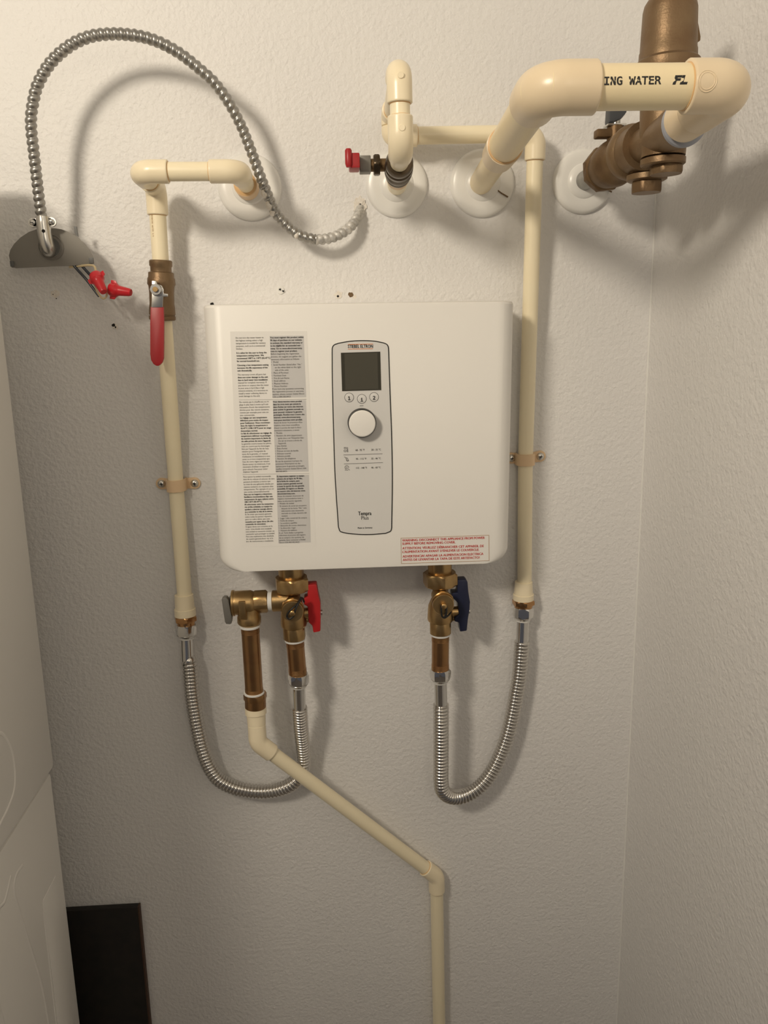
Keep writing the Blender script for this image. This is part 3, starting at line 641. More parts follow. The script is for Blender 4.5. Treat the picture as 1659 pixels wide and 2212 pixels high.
# brass collar between the long nipple and the drain adapter
t = thing('brass_collar', 'brass hexagonal collar joining the long nipple to the drain pipe', 'fitting', V((-0.1780, -0.0700, 1.0192)))
mb = MB(); a = V((-0.1776, -0.0690, 1.0421)); b = V((-0.1776, -0.0690, 1.0319)); c = V((-0.1782, -0.0690, 1.0186))
hexnut(mb, a, b, 0.0178, 'nipple', 0.2, n=8); cyl(mb, b - (c - b) * 0.05, c, 0.0163, 'nipple', 36); mb.build('collar', t)

# ---------------------------------------------------------------- small valve at the centre riser
t = thing('lever_valve', 'small dark brass valve with short red lever, under the cream elbow', 'valve', S0)
mb = MB(); lathe(mb, S0 + DS * 0.085, DS, [(0, .0130), (0.004, .0165), (0.014, .0172), (0.016, .0160), (0.022, .0160), (0.024, .0178), (0.040, .0182), (0.043, .0166), (0.050, .0166), (0.052, .0180), (0.062, .0178), (0.064, .0162), (0.070, .0162), (0.072, .0172), (0.080, .0170), (0.084, .0150)], 'darkbrass', 40)
mb.build('body', t)
yc = -0.118
mb = MB(); s0 = S0 + DS * 0.118 + V((-0.012, 0, 0)); a = V((0.0244, -0.1180, 1.7859)); a = V((a.x, yc, a.z)); s0.z = a.z
cyl(mb, s0, a, 0.0078, 'oldbrass', 24); hexnut(mb, a + V((0.004, 0, 0)), a + V((0.012, 0, 0)), 0.0135, 'darkbrass'); mb.build('stem', t)
mb = MB()
o1 = V((0.0106, -0.1180, 1.7960)); o2 = V((0.0247, -0.1180, 1.7766)); box(mb, (o1.x, yc - 0.010, o2.z), (o2.x, yc + 0.010, o1.z), 'lever', 0.001); tag(mb.build('lever_plate', t), 'dull metal lever plate')
o3 = V((-0.0031, -0.1250, 1.7955)); o4 = V((0.0091, -0.1250, 1.7778))
mb = MB(); box(mb, (o3.x, yc - 0.030, o4.z), (o4.x + 0.001, yc + 0.002, o3.z), 'redvinyl', 0.002)
a1 = V((-0.0040, -0.1480, 1.7825)); a2 = V((-0.0037, -0.1480, 1.7979)); sweep(mb, [a1 - V((0, 0, 0.004)), a1, a2, a2 + V((0, 0, 0.002))], [0.003, 0.0043, 0.0043, 0.003], 'redvinyl', 16)
mb.build('grip', t)

# ---------------------------------------------------------------- brass line at the right
N0 = V((0.3362, 0.0000, 1.7795))
AX = lambda d_: V((0.333, -d_, 1.7815)) + V((0.006, 0, -0.001)) * (d_ / 0.3)
AX = lambda d_: V((N0.x, -d_, N0.z))
t = thing('steel_nipple', 'grey galvanised nipple coming out of the escutcheon nearest the corner', 'pipe nipple', N0)
mb = MB(); cyl(mb, AX(0.002), AX(0.115), 0.0133, 'galv', 32); mb.build('tube', t)
t = thing('lever_valve', 'dark brass ball valve with slate grey lever behind the thick cream pipe', 'valve', AX(0.1))
mb = MB(); lathe(mb, AX(0.085), DV, [(0, .0200), (0.002, .0262), (0.016, .0272), (0.018, .0255), (0.030, .0270), (0.048, .0290), (0.062, .0275), (0.066, .0245), (0.090, .0235), (0.096, .0225)], 'oldbrass', 44)
hexnut(mb, AX(0.088), AX(0.101), 0.0290, 'oldbrass', 0.3, n=8)
mb.build('body', t)
sb = AX(0.132); mb = MB(); cyl(mb, sb + V((0, 0, 0.02)), sb + V((0, 0, 0.044)), 0.0105, 'oldbrass', 24)
box(mb, sb + V((-0.026, -0.008, 0.030)), sb + V((0.0, 0.008, 0.040)), 'oldbrass', 0.002); mb.build('stem', t)
mb = MB(); box(mb, sb + V((-0.013, -0.009, 0.043)), sb + V((0.011, 0.009, 0.0455)), 'zinc', 0.0005); cyl(mb, sb + V((0, 0, 0.045)), sb + V((0, 0, 0.051)), 0.006, 'zinc', 12)
mb.build('lever_plate', t)
mb = MB(); h0 = V((0.3305, -0.1350, 1.8232)); h1 = V((0.3366, -0.1350, 1.8482))
q = sb + V((-0.006, 0, 0.050))
prism(mb, [q + V((-0.006, -0.009, -0.004)), q + V((0.010, -0.009, 0.000)), q + V((0.017, -0.009, 0.008)), q + V((0.020, -0.009, 0.060)), q + V((-0.003, -0.009, 0.060)), q + V((-0.005, -0.009, 0.02))], (0, 0.018, 0), 'greyvinyl', 0.003)
mb.build('grip', t)

RX, RZ = AX(0)[0], AX(0)[2]
t = thing('pressure_regulator', 'large bronze pressure regulator with tall bell, right of the heater', 'valve', AX(0.22))
mb = MB()
lathe(mb, AX(0.185), DV, [(0, .0250), (0.003, .0305), (0.016, .0318), (0.019, .0305), (0.022, .0275), (0.05, .0270)], 'bronze', 44)
tag(mb.build('union_ring', t), 'round union ring facing the wall')
YB = -0.270
mb = MB(); c0 = V((RX + 0.007, YB, RZ + 0.006))
lathe(mb, AX(0.200), DV, [(0, .0225), (0.02, .0205), (0.05, .0190), (0.095, .0190), (0.118, .0215), (0.138, .0230), (0.1385, .022)], 'bronze', 40)
lathe(mb, c0 + V((0, 0, 0.050)), (0, 0, -1), [(0, .0262), (0.02, .0270), (0.055, .0262), (0.066, .0240), (0.075, .0236)], 'bronze', 44)
yS = -0.215; s = V((RX + 0.011, yS, RZ + 0.014))
lathe(mb, s + V((0, 0, 0.012)), (0, 0, -1), [(0, .0205), (0.03, .0215), (0.052, .0205)], 'bronze', 36)
mb.build('body', t)
mb = MB(); f = c0 + V((0, 0, -0.026))
lathe(mb, f, (0, 0, -1), [(0, .0215), (0.0012, .0242), (0.007, .0242), (0.0085, .0225), (0.0085, .020)], 'bronze', 44)
hexnut(mb, f + V((0.004, 0, -0.008)), f + V((0.004, 0, -0.0175)), 0.0180, 'bronze', 0.2, n=8, ch=0.002); mb.build('bottom_cap', t)
mb = MB(); f = s + V((0, 0, -0.041))
lathe(mb, f, (0, 0, -1), [(0, .0200), (0.0012, .0232), (0.007, .0232), (0.0085, .0205)], 'bronze', 44)
hexnut(mb, f + V((0, 0, -0.008)), f + V((0, 0, -0.0215)), 0.0178, 'bronze', 0.1, n=8, ch=0.002); mb.build('strainer_plug', t)
bc = c0 + V((0.000, 0, -0.006))
mb = MB(); lathe(mb, bc + V((0, 0, 0.038)), (0, 0, 1), [(0, .0230), (0.012, .0260), (0.026, .0325), (0.032, .0342), (0.038, .0338), (0.041, .0306), (0.048, .0303), (0.050, .0296), (0.062, .0292), (0.088, .0282), (0.094, .0268), (0.099, .0235), (0.102, .0150), (0.103, .004)], 'bronze', 52)
mb.build('bell', t)
mb = MB(); prism(mb, [bc + V((0.026, 0.004, 0.128)), bc + V((0.0335, 0.004, 0.100)), bc + V((0.0335, 0.004, 0.096)), bc + V((0.026, 0.004, 0.092))], (0, -0.008, 0), 'bronze', 0.001); mb.build('lug', t)
mb = MB(); lathe(mb, V((RX, -0.334, RZ)), DV, [(0, .0200), (0.001, .0232), (0.0055, .0230), (0.007, .0200)], 'greytape', 40); tag(mb.build('thread_tape', t), 'blue-grey ring of thread tape')

# ---------------------------------------------------------------- ribbed conduit arch
cp = [V((-0.4112, -0.0620, 1.7401)), V((-0.4094, -0.0680, 1.7622)), V((-0.4071, -0.0740, 1.7928)), V((-0.4054, -0.0780, 1.8170)), V((-0.4037, -0.0820, 1.8407)), V((-0.4014, -0.0840, 1.8564)), V((-0.3967, -0.0850, 1.8722)), V((-0.3890, -0.0850, 1.8917)), V((-0.3757, -0.0850, 1.9110)), V((-0.3602, -0.0850, 1.9259)), V((-0.3394, -0.0850, 1.9392)), V((-0.3175, -0.0850, 1.9472)), V((-0.2957, -0.0850, 1.9498)), V((-0.2746, -0.0860, 1.9491)), V((-0.2513, -0.0880, 1.9451)), V((-0.2300, -0.0900, 1.9375)), V((-0.2077, -0.0900, 1.9253)), V((-0.1860, -0.0880, 1.9088)), V((-0.1684, -0.0840, 1.8932)), V((-0.1533, -0.0780, 1.8722)), V((-0.1406, -0.0700, 1.8473)), V((-0.1299, -0.0640, 1.8171)), V((-0.1206, -0.0580, 1.7877)), V((-0.1119, -0.0490, 1.7622)), V((-0.1043, -0.0450, 1.7430)), V((-0.0939, -0.0440, 1.7297)), V((-0.0819, -0.0440, 1.7180)), V((-0.0695, -0.0440, 1.7108)), V((-0.0558, -0.0430, 1.7066)), V((-0.0405, -0.0400, 1.7059)), V((-0.0242, -0.0360, 1.7096)), V((-0.0090, -0.0300, 1.7172)), V((0.0027, -0.0220, 1.7277)), V((0.0099, -0.0120, 1.7387)), V((0.0149, 0.0040, 1.7513))]
t = thing('metal_conduit', 'ribbed grey metal conduit arching from the half-round plate into the wall', 'conduit', cp[-1])
path = resample(catmull(cp, 10), 0.00085); CR = 0.0074
def crad(i, s, th):
    f = (s / 0.0083 + th / (2 * PI)) % 1.0
    return CR - 0.0021 * (1 - abs(math.sin(PI * f)) ** 0.8)
NP = int(len(path) * 0.865)
mb = MB(); sweep(mb, path[:NP + 1], crad, 'conduit', 22); mb.build('ribbed_sleeve', t, ang=85)
mb = MB(); sp = path[NP:]
off = NP * (path[1] - path[0]).length
sweep(mb, sp, lambda i, s, th: crad(i, s + off, th), 'conduit', 22)
rnd = random.Random(5)
nv = len(mb.v); mb.slot('plaster')
M['paintedcond'] = mat('painted_conduit', (0.40, 0.39, 0.37), 0.5, 0.3, var=1.0, var_scale=140, col2=(0.80, 0.78, 0.74), bump=0.3, bump_scale=300)
mb.mats[0] = 'paintedcond'
tag(mb.build('ribbed_sleeve', t, ang=85), 'paint-splashed end going into the wall')
mb = MB()
for k, (i0, L_) in enumerate(((0.735, 14), (0.755, 16), (0.772, 10), (0.83, 8))):
    i0 = int(i0 * len(path)); seg = path[i0:i0 + L_]
    c = [q + V((-0.0035, -0.0042, -0.0020)) for q in seg]
    sweep(mb, c, [0.0012 + 0.0030 * math.sin(PI * (j + 0.5) / len(c)) for j in range(len(c))], 'plaster', 10)
tag(mb.build('paint_splash', t), 'dabs of white paint')
mb = MB(); q = V((0.0147, 0.0000, 1.7495)); 
for k in range(9):
    a_ = k * 0.7; dab(mb, q + V((0.004 * math.cos(a_) - 0.001, 0, 0.008 * math.sin(a_) + 0.004)), 0.0055, 'plaster', 0.002 + 0.0006 * (k % 3), 20 + k)
g = thing('plaster_patch', 'rough plaster patch where the conduit enters the wall', 'patch', q); mb.build('patch', g)
mb = MB(); p1 = V((0.0177, -0.0020, 1.7516)); p2 = V((0.0163, -0.0020, 1.7404)); prism(mb, [p1 + V((-0.0008, 0.001, 0)), p1 + V((0.0006, 0.001, 0)), p2 + V((0.0012, 0.001, 0)), p2 + V((0.0, 0.001, -0.003)), p2 + V((-0.0015, 0.001, 0))], (0, -0.0012, 0), 'hole'); mb.build('gap', g)

# half-round plate with its clamp
py = -0.045
t = thing('cover_plate', 'half-round grey steel plate hanging under the conduit clamp', 'plate', V((-0.4127, -0.0450, 1.6796)))
arc = [V((-0.4652, -0.0450, 1.6792)), V((-0.4603, -0.0450, 1.6788)), V((-0.4604, -0.0450, 1.6782)), V((-0.3629, -0.0450, 1.6801)), V((-0.3547, -0.0450, 1.6817)), V((-0.3550, -0.0450, 1.6896)), V((-0.3588, -0.0450, 1.6994)), V((-0.3646, -0.0450, 1.7079)), V((-0.3723, -0.0450, 1.7158)), V((-0.3826, -0.0450, 1.7229)), V((-0.3931, -0.0450, 1.7270)), V((-0.4015, -0.0450, 1.7284)), V((-0.4125, -0.0450, 1.7290)), V((-0.4236, -0.0450, 1.7284)), V((-0.4363, -0.0450, 1.7245)), V((-0.4483, -0.0450, 1.7177)), V((-0.4579, -0.0450, 1.7096)), V((-0.4639, -0.0450, 1.7020)), V((-0.4667, -0.0450, 1.6949)), V((-0.4660, -0.0450, 1.6871))]
mb = MB(); prism(mb, arc, (0, 0.0016, 0), 'plate', 0.0003); mb.build('plate', t)
for qa, qb in ((V((-0.4657, -0.0455, 1.6876)), V((-0.4609, -0.0455, 1.6803))), (V((-0.3605, -0.0455, 1.6891)), V((-0.3542, -0.0455, 1.6814)))):
    mb = MB(); box(mb, (qa.x, -0.0475, qb.z), (qb.x, -0.0452, qa.z), 'greycap', 0.0004); mb.build('tab', t)
mb = MB(); prism(mb, [V((-0.3777, -0.0400, 1.7308)), V((-0.3743, -0.0400, 1.7307)), V((-0.3737, -0.0400, 1.7176)), V((-0.3759, -0.0400, 1.7200)), V((-0.3774, -0.0400, 1.7225))], (0, 0.004, 0), 'greycap'); mb.build('tab', t)
kc = V((-0.4095, -0.0450, 1.7042))
mb = MB()
for r_, w_ in ((0.0165, 0.0009), (0.0128, 0.0007)):
    sweep(mb, [V((kc.x + r_ * math.cos(2 * PI * k / 40), -0.0452, kc.z + r_ * math.sin(2 * PI * k / 40))) for k in range(41)], w_, 'plate', 8)
lathe(mb, V((kc.x, -0.0451, kc.z)), DV, [(0, .0125), (0.0006, .0125)], 'greycap', 32)
mb.build('knockout_ring', t)
t = thing('conduit_clamp', 'silvery two-screw clamp joining the conduit to the half-round plate', 'clamp', V((-0.4144, -0.0550, 1.6969)))
mb = MB(); ca = [V((-0.4098, -0.0620, 1.7412)), V((-0.4100, -0.0620, 1.7255)), V((-0.4094, -0.0620, 1.7120)), V((-0.4087, -0.0600, 1.7034)), V((-0.4100, -0.0550, 1.6997)), V((-0.4131, -0.0450, 1.7001))]
sweep(mb, catmull(ca, 6), lambda i, s, th: 0.0090 if i > 1 else 0.0086, 'zinc', 26); mb.build('sleeve', t)
for q, s_ in ((V((-0.4234, -0.0620, 1.7340)), 1), (V((-0.3987, -0.0620, 1.7343)), -1)):
    mb = MB(); lathe(mb, q + V((0, 0.002, 0)), DV, [(0, .0058), (0.0015, .0062), (0.003, .0058)], 'zinc', 24)
    box(mb, (min(q.x, q.x + s_ * 0.010), q.y - 0.001, q.z - 0.0052), (max(q.x, q.x + s_ * 0.010), q.y + 0.002, q.z + 0.0052), 'zinc', 0.0005); mb.build('ear', t)
    mb = MB(); lathe(mb, q + V((0, -0.001, 0)), DV, [(0, .0040), (0.0015, .0038), (0.0028, .0022), (0.003, .0)], 'zinc', 18)
    box(mb, q + V((-0.0022, -0.0040, -0.0004)), q + V((0.0022, -0.0032, 0.0004)), 'hole'); mb.build('screw', t)
mb = MB(); lathe(mb, V((-0.4079, -0.0710, 1.7221)), DV, [(0, .0022), (0.0008, .0022)], 'hole', 14); mb.build('slot', t)
mb = MB(); lathe(mb, V((-0.4124, -0.0520, 1.6941)), DV, [(-0.006, .0028), (0, .0028), (0.0012, .0018)], 'zinc', 14); mb.build('rivet', t)

# wires and wire connectors
def wire(label, pts, r, m):
    mb = MB(); sweep(mb, catmull(pts, 8), r, m, 10); o = mb.build('wire'); return tag(o, label, 'wire')
wire('black wire running under the half-round plate to the connectors, lower of two', [V((-0.3878, -0.0420, 1.6883)), V((-0.3793, -0.0440, 1.6758)), V((-0.3667, -0.0500, 1.6617)), V((-0.3550, -0.0540, 1.6454)), V((-0.3497, -0.0560, 1.6378))], 0.0019, 'wireblack')
wire('black wire running under the half-round plate to the connectors, upper of two', [V((-0.3791, -0.0400, 1.6882)), V((-0.3694, -0.0420, 1.6757)), V((-0.3578, -0.0480, 1.6628)), V((-0.3515, -0.0520, 1.6533)), V((-0.3484, -0.0560, 1.6488))], 0.0020, 'wireblack')
wire('pale cream wire bending from the plate edge into the upper red connector', [V((-0.3896, -0.0400, 1.6782)), V((-0.3762, -0.0430, 1.6788)), V((-0.3609, -0.0480, 1.6793)), V((-0.3526, -0.0520, 1.6770)), V((-0.3499, -0.0560, 1.6682))], 0.0016, 'wirecream')
wire('bare coppery wire loop below the red connectors', [V((-0.3534, -0.0580, 1.6549)), V((-0.3512, -0.0600, 1.6468)), V((-0.3478, -0.0600, 1.6388)), V((-0.3433, -0.0600, 1.6344)), V((-0.3387, -0.0600, 1.6374)), V((-0.3378, -0.0600, 1.6446)), V((-0.3391, -0.0580, 1.6496))], 0.0013, 'wirecream')
def nut(label, a, b, side):
    kx = 1.2
    t = thing('wire_connector', label, 'wire connector', a, group='red winged wire connectors')
    d = (b - a).normalized(); L = (b - a).length
    mb = MB(); lathe(mb, a, d, [(0, .0068 * kx), (L * .08, .0075 * kx), (L * .30, .0078 * kx), (L * .38, .0062 * kx), (L * .48, .0056 * kx), (L * .92, .0044 * kx), (L, .0036 * kx)], 'rednut', 24); mb.build('cap', t, ang=30)
    n = d.cross(V((0, -1, 0))).normalized()
    for s in (-1, 1):
        mb = MB(); o = a + d * L * 0.02
        prism(mb, [o + n * s * .005 + V((0, .0018, 0)), o + n * s * .0125 + V((0, .0018, 0)), o + n * s * .0125 + d * L * .22 + V((0, .0018, 0)), o + n * s * .005 + d * L * .40 + V((0, .0018, 0))], (0, -0.0036, 0), 'rednut', 0.0008); mb.build('wing', t)
nut('red wire connector pointing down beside the half-round plate', V((-0.3498, -0.0620, 1.6654)), V((-0.3368, -0.0780, 1.6421)), 1)
nut('red wire connector pointing right below the half-round plate', V((-0.3327, -0.0600, 1.6463)), V((-0.3038, -0.0660, 1.6410)), 1)
# ---------------------------------------------------------------- the water heater
hr = 0.0159
HE = thing('water_heater', 'white tankless electric water heater box on the wall', 'water heater', (0, 0, 1.25), (0, hr, 0))
FY = -0.117
def plan(hw, y0, front, R):
    """half plan outline: from back left round the front to back right"""
    pts = [(-hw, y0), (-hw, front + R * 1.15)]
    for k in range(1, 13):
        a = PI / 2 * k / 12; pts.append((-hw + R * (1 - math.cos(a)), front + R * 1.15 * (1 - math.sin(a))))
    pts += [(-x, y) for x, y in pts[::-1]]
    return pts
HH = 0.3675; HWd = 0.2100; rb_ = 0.020; rows = []
def level(z, dx, dy): rows.append((z, dx, dy))
level(0.0, rb_ + 0.0, 0.004)
for k in range(1, 12):
    a = PI / 2 * k / 12; level(rb_ * (1 - math.cos(a)) if k > 2 else rb_ * (1 - math.cos(a)), rb_ * (1 - math.sin(a)), max(0.0, 0.004 - 0.002 * k))
level(rb_, 0, 0); level(HH - 0.004, 0, 0); level(HH - 0.0012, 0.0012, 0.0012); level(HH, 0.004, 0.004)
vs = []; fs = []; base = plan(HWd, -0.004, FY, 0.026); n = len(base)
for z, dx, dy in rows:
    for x, y in base:
        s = (HWd - dx) / HWd; vs.append(V((x * s, min(y + dy * (1 if y < -0.02 else 0), -0.002), z)))
for i in range(len(rows) - 1):
    for k in range(n - 1):
        a = i * n + k; fs.append([a, a + 1, a + 1 + n, a + n])
    fs.append([i * n + n - 1, i * n, i * n + n, i * n + 2 * n - 1])
fs.append(list(range(n))); fs.append([(len(rows) - 1) * n + k for k in range(n)])
mb = MB(); mb.add(vs, fs, 'enamel'); cover = mb.build('cover', HE, ang=28, inv=I4)

def flat(pts2, y0, y1, m, name, parent, bev=0.0):
    mb = MB(); prism(mb, [V((x, y0, z)) for x, z in pts2], (0, y1 - y0, 0), m, bev); return mb.build(name, parent, inv=I4)
def crv(pts, per=8):
    q = catmull([V((x, 0, z)) for x, z in pts], per); return [(p.x, p.z) for p in q]
# control panel outline (heater coordinates)
tl = [(-0.03972, 0.30306), (-0.03921, 0.30973), (-0.03663, 0.31332), (-0.03101, 0.31535)]
top = [(-0.03101, 0.31535), (-0.01611, 0.31765), (0.00001, 0.31830), (0.01674, 0.31743), (0.02914, 0.31498)]
tr = [(0.02914, 0.31498), (0.03347, 0.31309), (0.03560, 0.30971), (0.03620, 0.30299)]
right = [(0.03620, 0.30299), (0.03728, 0.24734), (0.03860, 0.19670), (0.03899, 0.13050), (0.03711, 0.05840)]
br = [(0.03711, 0.05840), (0.03540, 0.05370), (0.02844, 0.05072)]
bot = [(0.02844, 0.05072), (0.01197, 0.04975), (-0.00445, 0.05000), (-0.02082, 0.05161), (-0.03189, 0.05379)]
bl = [(-0.03189, 0.05379), (-0.03608, 0.05596), (-0.03819, 0.06211)]
left = [(-0.03819, 0.06211), (-0.04069, 0.13266), (-0.04098, 0.19854), (-0.04067, 0.26134), (-0.03972, 0.30306)]
out = []
for s in (tl, top, tr, right, br, bot, bl, left): out += crv(s, 6)[:-1]
cx_ = sum(p[0] for p in out) / len(out); cz_ = sum(p[1] for p in out) / len(out)
def inset(o, d):
    n = len(o); r = []
    for i in range(n):
        a = V(o[i - 1]); b = V(o[(i + 1) % n]); t_ = (b - a).normalized(); nn = V((-t_.y, t_.x)); p = V(o[i])
        if nn.dot(V((cx_, cz_)) - p) < 0: nn = -nn
        r.append(tuple(p + nn * d))
    return r
frame_o = flat(inset(out, -0.0006), FY + 0.001, FY - 0.0008, 'black', 'panel_outline', HE)
tag(frame_o, 'thin black outline')
pan = flat(inset(out, 0.0008), FY + 0.001, FY - 0.0012, 'panel', 'control_panel', HE)
PF = FY - 0.0012
disp = [(-0.02808, 0.30286), (0.02472, 0.30349), (0.02529, 0.25227), (-0.02780, 0.25189)]
flat(disp, PF + 0.0002, PF - 0.0004, 'lcd', 'display', pan)
flat([(-0.02334, 0.30156), (0.02083, 0.30203), (0.02128, 0.25391), (-0.02336, 0.25355)], PF, PF - 0.0005, 'lcd_in', 'display_window', pan)
def put_text(body, pos, width, parent, m='black', name='lettering', bold=0.0, size=None, align='LEFT', y=None, tilt=0.0, height=None):
    vs, fs = text_mesh(body, 1.0, bold)
    x0 = min(v.x for v in vs); x1 = max(v.x for v in vs); 
    sx = width / (x1 - x0); sy = height if height else sx
    c, s = math.cos(tilt), math.sin(tilt); y = PF - 0.0003 if y is None else y
    out = []
    for v in vs:
        u = (v.x - x0) * sx; w_ = v.y * sy
        if align == 'CENTER': u -= width / 2
        out.append(V((pos[0] + u * c - w_ * s, y - v.z, pos[1] + u * s + w_ * c)))
    mb = MB(); mb.add(out, fs, m); return mb.build(name, parent, inv=I4)
PXM = 0.000625
put_text('STIEBEL ELTRON', (-0.00175, 0.30881), 54 * PXM, pan, name='brand_lettering', bold=0.03, align='CENTER', tilt=-0.01, height=0.0062)
for a, b in (((-0.01837, 0.31393), (0.01513, 0.31399)), ((-0.01852, 0.30787), (0.01502, 0.30792))):
    flat([a, b, (b[0], b[1] - 0.0007), (a[0], a[1] - 0.0007)], PF, PF - 0.0003, 'orangeprint', 'orange_rule', pan)
for ch, c in (('1', (-0.01842, 0.24316)), ('i', (-0.00134, 0.24093)), ('2', (0.01542, 0.24309))):
    mb = MB(); sweep(mb, [V((c[0] + 0.0061 * math.cos(2 * PI * k / 36), PF - 0.0001, c[1] + 0.0061 * math.sin(2 * PI * k / 36))) for k in range(37)], 0.00035, 'greyprint', 6, cap=False)
    lathe(mb, V((c[0], PF, c[1])), DV, [(0, .0058), (0.0004, .0058), (0.0006, .0052)], 'panel', 28)
    vs, fs = text_mesh(ch, 0.0088, 0.03, mono=True); xm = (min(v.x for v in vs) + max(v.x for v in vs)) / 2
    mb.add([V((c[0] + v.x - xm, PF - 0.0008, c[1] + v.y - 0.0033)) for v in vs], fs, 'black')
    mb.build('button', pan, inv=I4)
a = (-0.00437, 0.23221); flat([a, (a[0] + 0.005, a[1]), (a[0] + 0.005, a[1] - 0.0009), (a[0], a[1] - 0.0009)], PF, PF - 0.0003, 'softprint', 'index_mark', pan)
kc = (-0.00196, 0.20897); kc = V((kc[0], PF, kc[1]))
mb = MB(); lathe(mb, kc, DV, [(0, .0196), (0.010, .0193), (0.0135, .0190), (0.0140, .0182)], 'black', 56)
lathe(mb, kc + DV * 0.0135, DV, [(0, .0181), (0.0010, .0181), (0.0022, .0170), (0.0026, .0150), (0.0026, .0)], 'enamel', 56)
mb.build('knob', pan, inv=I4)
rows3 = [((-0.02780, 0.16971), '68 - 95 °F', '20 - 35 °C', 0), ((-0.02749, 0.15741), '95 - 115 °F', '35 - 46 °C', 1), ((-0.02719, 0.14472), '115 - 140 °F', '46 - 60 °C', 2)]
for pos, f1, f2, k in rows3:
    mb = MB()
    for body, dx, wd in ((f1, 26 * PXM - (0.0 if k < 2 else 0.0003), (20, 23, 24)[k] * PXM), (f2, 61 * PXM - k * 0.0006, 21 * PXM)):
        vs, fs = text_mesh(body, 1.0, 0.015); x0 = min(v.x for v in vs); x1 = max(v.x for v in vs); sx = wd / (x1 - x0)
        mb.add([V((pos[0] + dx + (v.x - x0) * sx, PF - 0.0003 - v.z, pos[1] + v.y * 0.0036)) for v in vs], fs, 'greyprint')
    mb.build('temperature_row', pan, inv=I4)
    mb = MB(); o = V((pos[0], PF - 0.0002, pos[1]))
    def ln(pts, r=0.00032): sweep(mb, [o + V((x * 0.001, 0, z * 0.001)) for x, z in pts], r, 'greyprint', 6)
    if k == 0:
        ln([(0.3, 5.2), (5.6, 5.2), (5.8, -1.0), (4.6, -1.0), (4.4, 4.0), (0.3, 4.2)]); ln([(1.8 + 1.5 * math.cos(t_), 0.6 + 1.5 * math.sin(t_)) for t_ in [k2 * 0.52 for k2 in range(13)]])
    elif k == 1:
        ln([(0, 4.4), (1.6, 4.0), (2.8, 2.2)]); ln([(2.0, 2.0), (4.2, 3.6)]); ln([(2.6, 0.6), (4.8, 2.4), (6.2, -1.4), (4.0, -1.8), (2.6, 0.6)]); ln([(3.0, 0.0), (5.6, -1.2)])
    else:
        ln([(3.0 + 2.6 * math.cos(t_), 2.4 + 2.6 * math.sin(t_)) for t_ in [k2 * 0.42 - 0.3 for k2 in range(12)]]); ln([(0.3, -1.4), (4.8, -1.6)]); ln([(1.4, 0), (3.4, 1.2), (5.0, 0.2), (7.0, -1.6)]); ln([(2.0, 2.6), (4.0, 2.8)])
    mb.build('tap_symbol', pan, inv=I4)
for a, b in (((-0.02825, 0.16487), (0.02559, 0.16514)), ((-0.02795, 0.15223), (0.02605, 0.15278))):
    flat([a, b, (b[0], b[1] - 0.0005), (a[0], a[1] - 0.0005)], PF, PF - 0.0003, 'greyprint', 'rule', pan)
put_text('Tempra', (-0.00059, 0.07825), 30 * PXM, pan, name='model_lettering', bold=0.03, align='CENTER', height=0.0078)
put_text('Plus', (-0.00053, 0.07173), 16.5 * PXM, pan, name='model_lettering', align='CENTER', height=0.0078)
put_text('Made in Germany', (-0.00066, 0.05890), 33 * PXM, pan, name='origin_lettering', bold=0.015, align='CENTER', height=0.0032)

# red warning label
wl = flat([(0.05013, 0.04266), (0.17663, 0.04292), (0.17759, 0.00493), (0.05043, 0.00512)], FY + 0.0005, FY - 0.0002, 'label', 'warning_label', HE)
mb = MB(); q = [V((x, FY - 0.0002, z)) for x, z in ((0.05013, 0.04266), (0.17663, 0.04292), (0.17759, 0.00493), (0.05043, 0.00512), (0.05013, 0.04266))]
for k in range(4): sweep(mb, [q[k], q[k + 1]], 0.00032, 'brownprint', 6)
mb.build('border', wl, inv=I4)
wt = ['WARNING: DISCONNECT THIS APPLIANCE FROM POWER', 'SUPPLY BEFORE REMOVING COVER.', 'ATTENTION: VEUILLEZ DÉBRANCHER CET APPAREIL DE', "L'ALIMENTATION AVANT D'ENLEVER LE COUVERCLE.", 'ADVERTENCIA! APAGAR LA ALIMENTACION ELECTRICA', 'ANTES DE LEVANTAR LA TAPA DE ESTE ARTEFACTO!']
wp = [((0.05174, 0.03762), (0.17067, 0.03788)), ((0.05169, 0.03268), (0.12856, 0.03257)), ((0.05196, 0.02608), (0.16951, 0.02570)), ((0.05211, 0.02063), (0.16287, 0.02038)), ((0.05218, 0.01386), (0.16902, 0.01393)), ((0.05233, 0.00866), (0.16370, 0.00854))]
mb = MB()
for body, (a, b) in zip(wt, wp):
    vs, fs = text_mesh(body, 1.0, 0.035); x0 = min(v.x for v in vs); x1 = max(v.x for v in vs); sx = math.hypot(b[0] - a[0], b[1] - a[1]) / (x1 - x0)
    c, s = (b[0] - a[0]), (b[1] - a[1]); l = math.hypot(c, s); c /= l; s /= l
    mb.add([V((a[0] + (v.x - x0) * sx * c - v.y * 0.0050 * s, FY - 0.0005 - v.z, a[1] + (v.x - x0) * sx * s + v.y * 0.0050 * c)) for v in vs], fs, 'redprint')
mb.build('warning_lettering', wl, inv=I4)

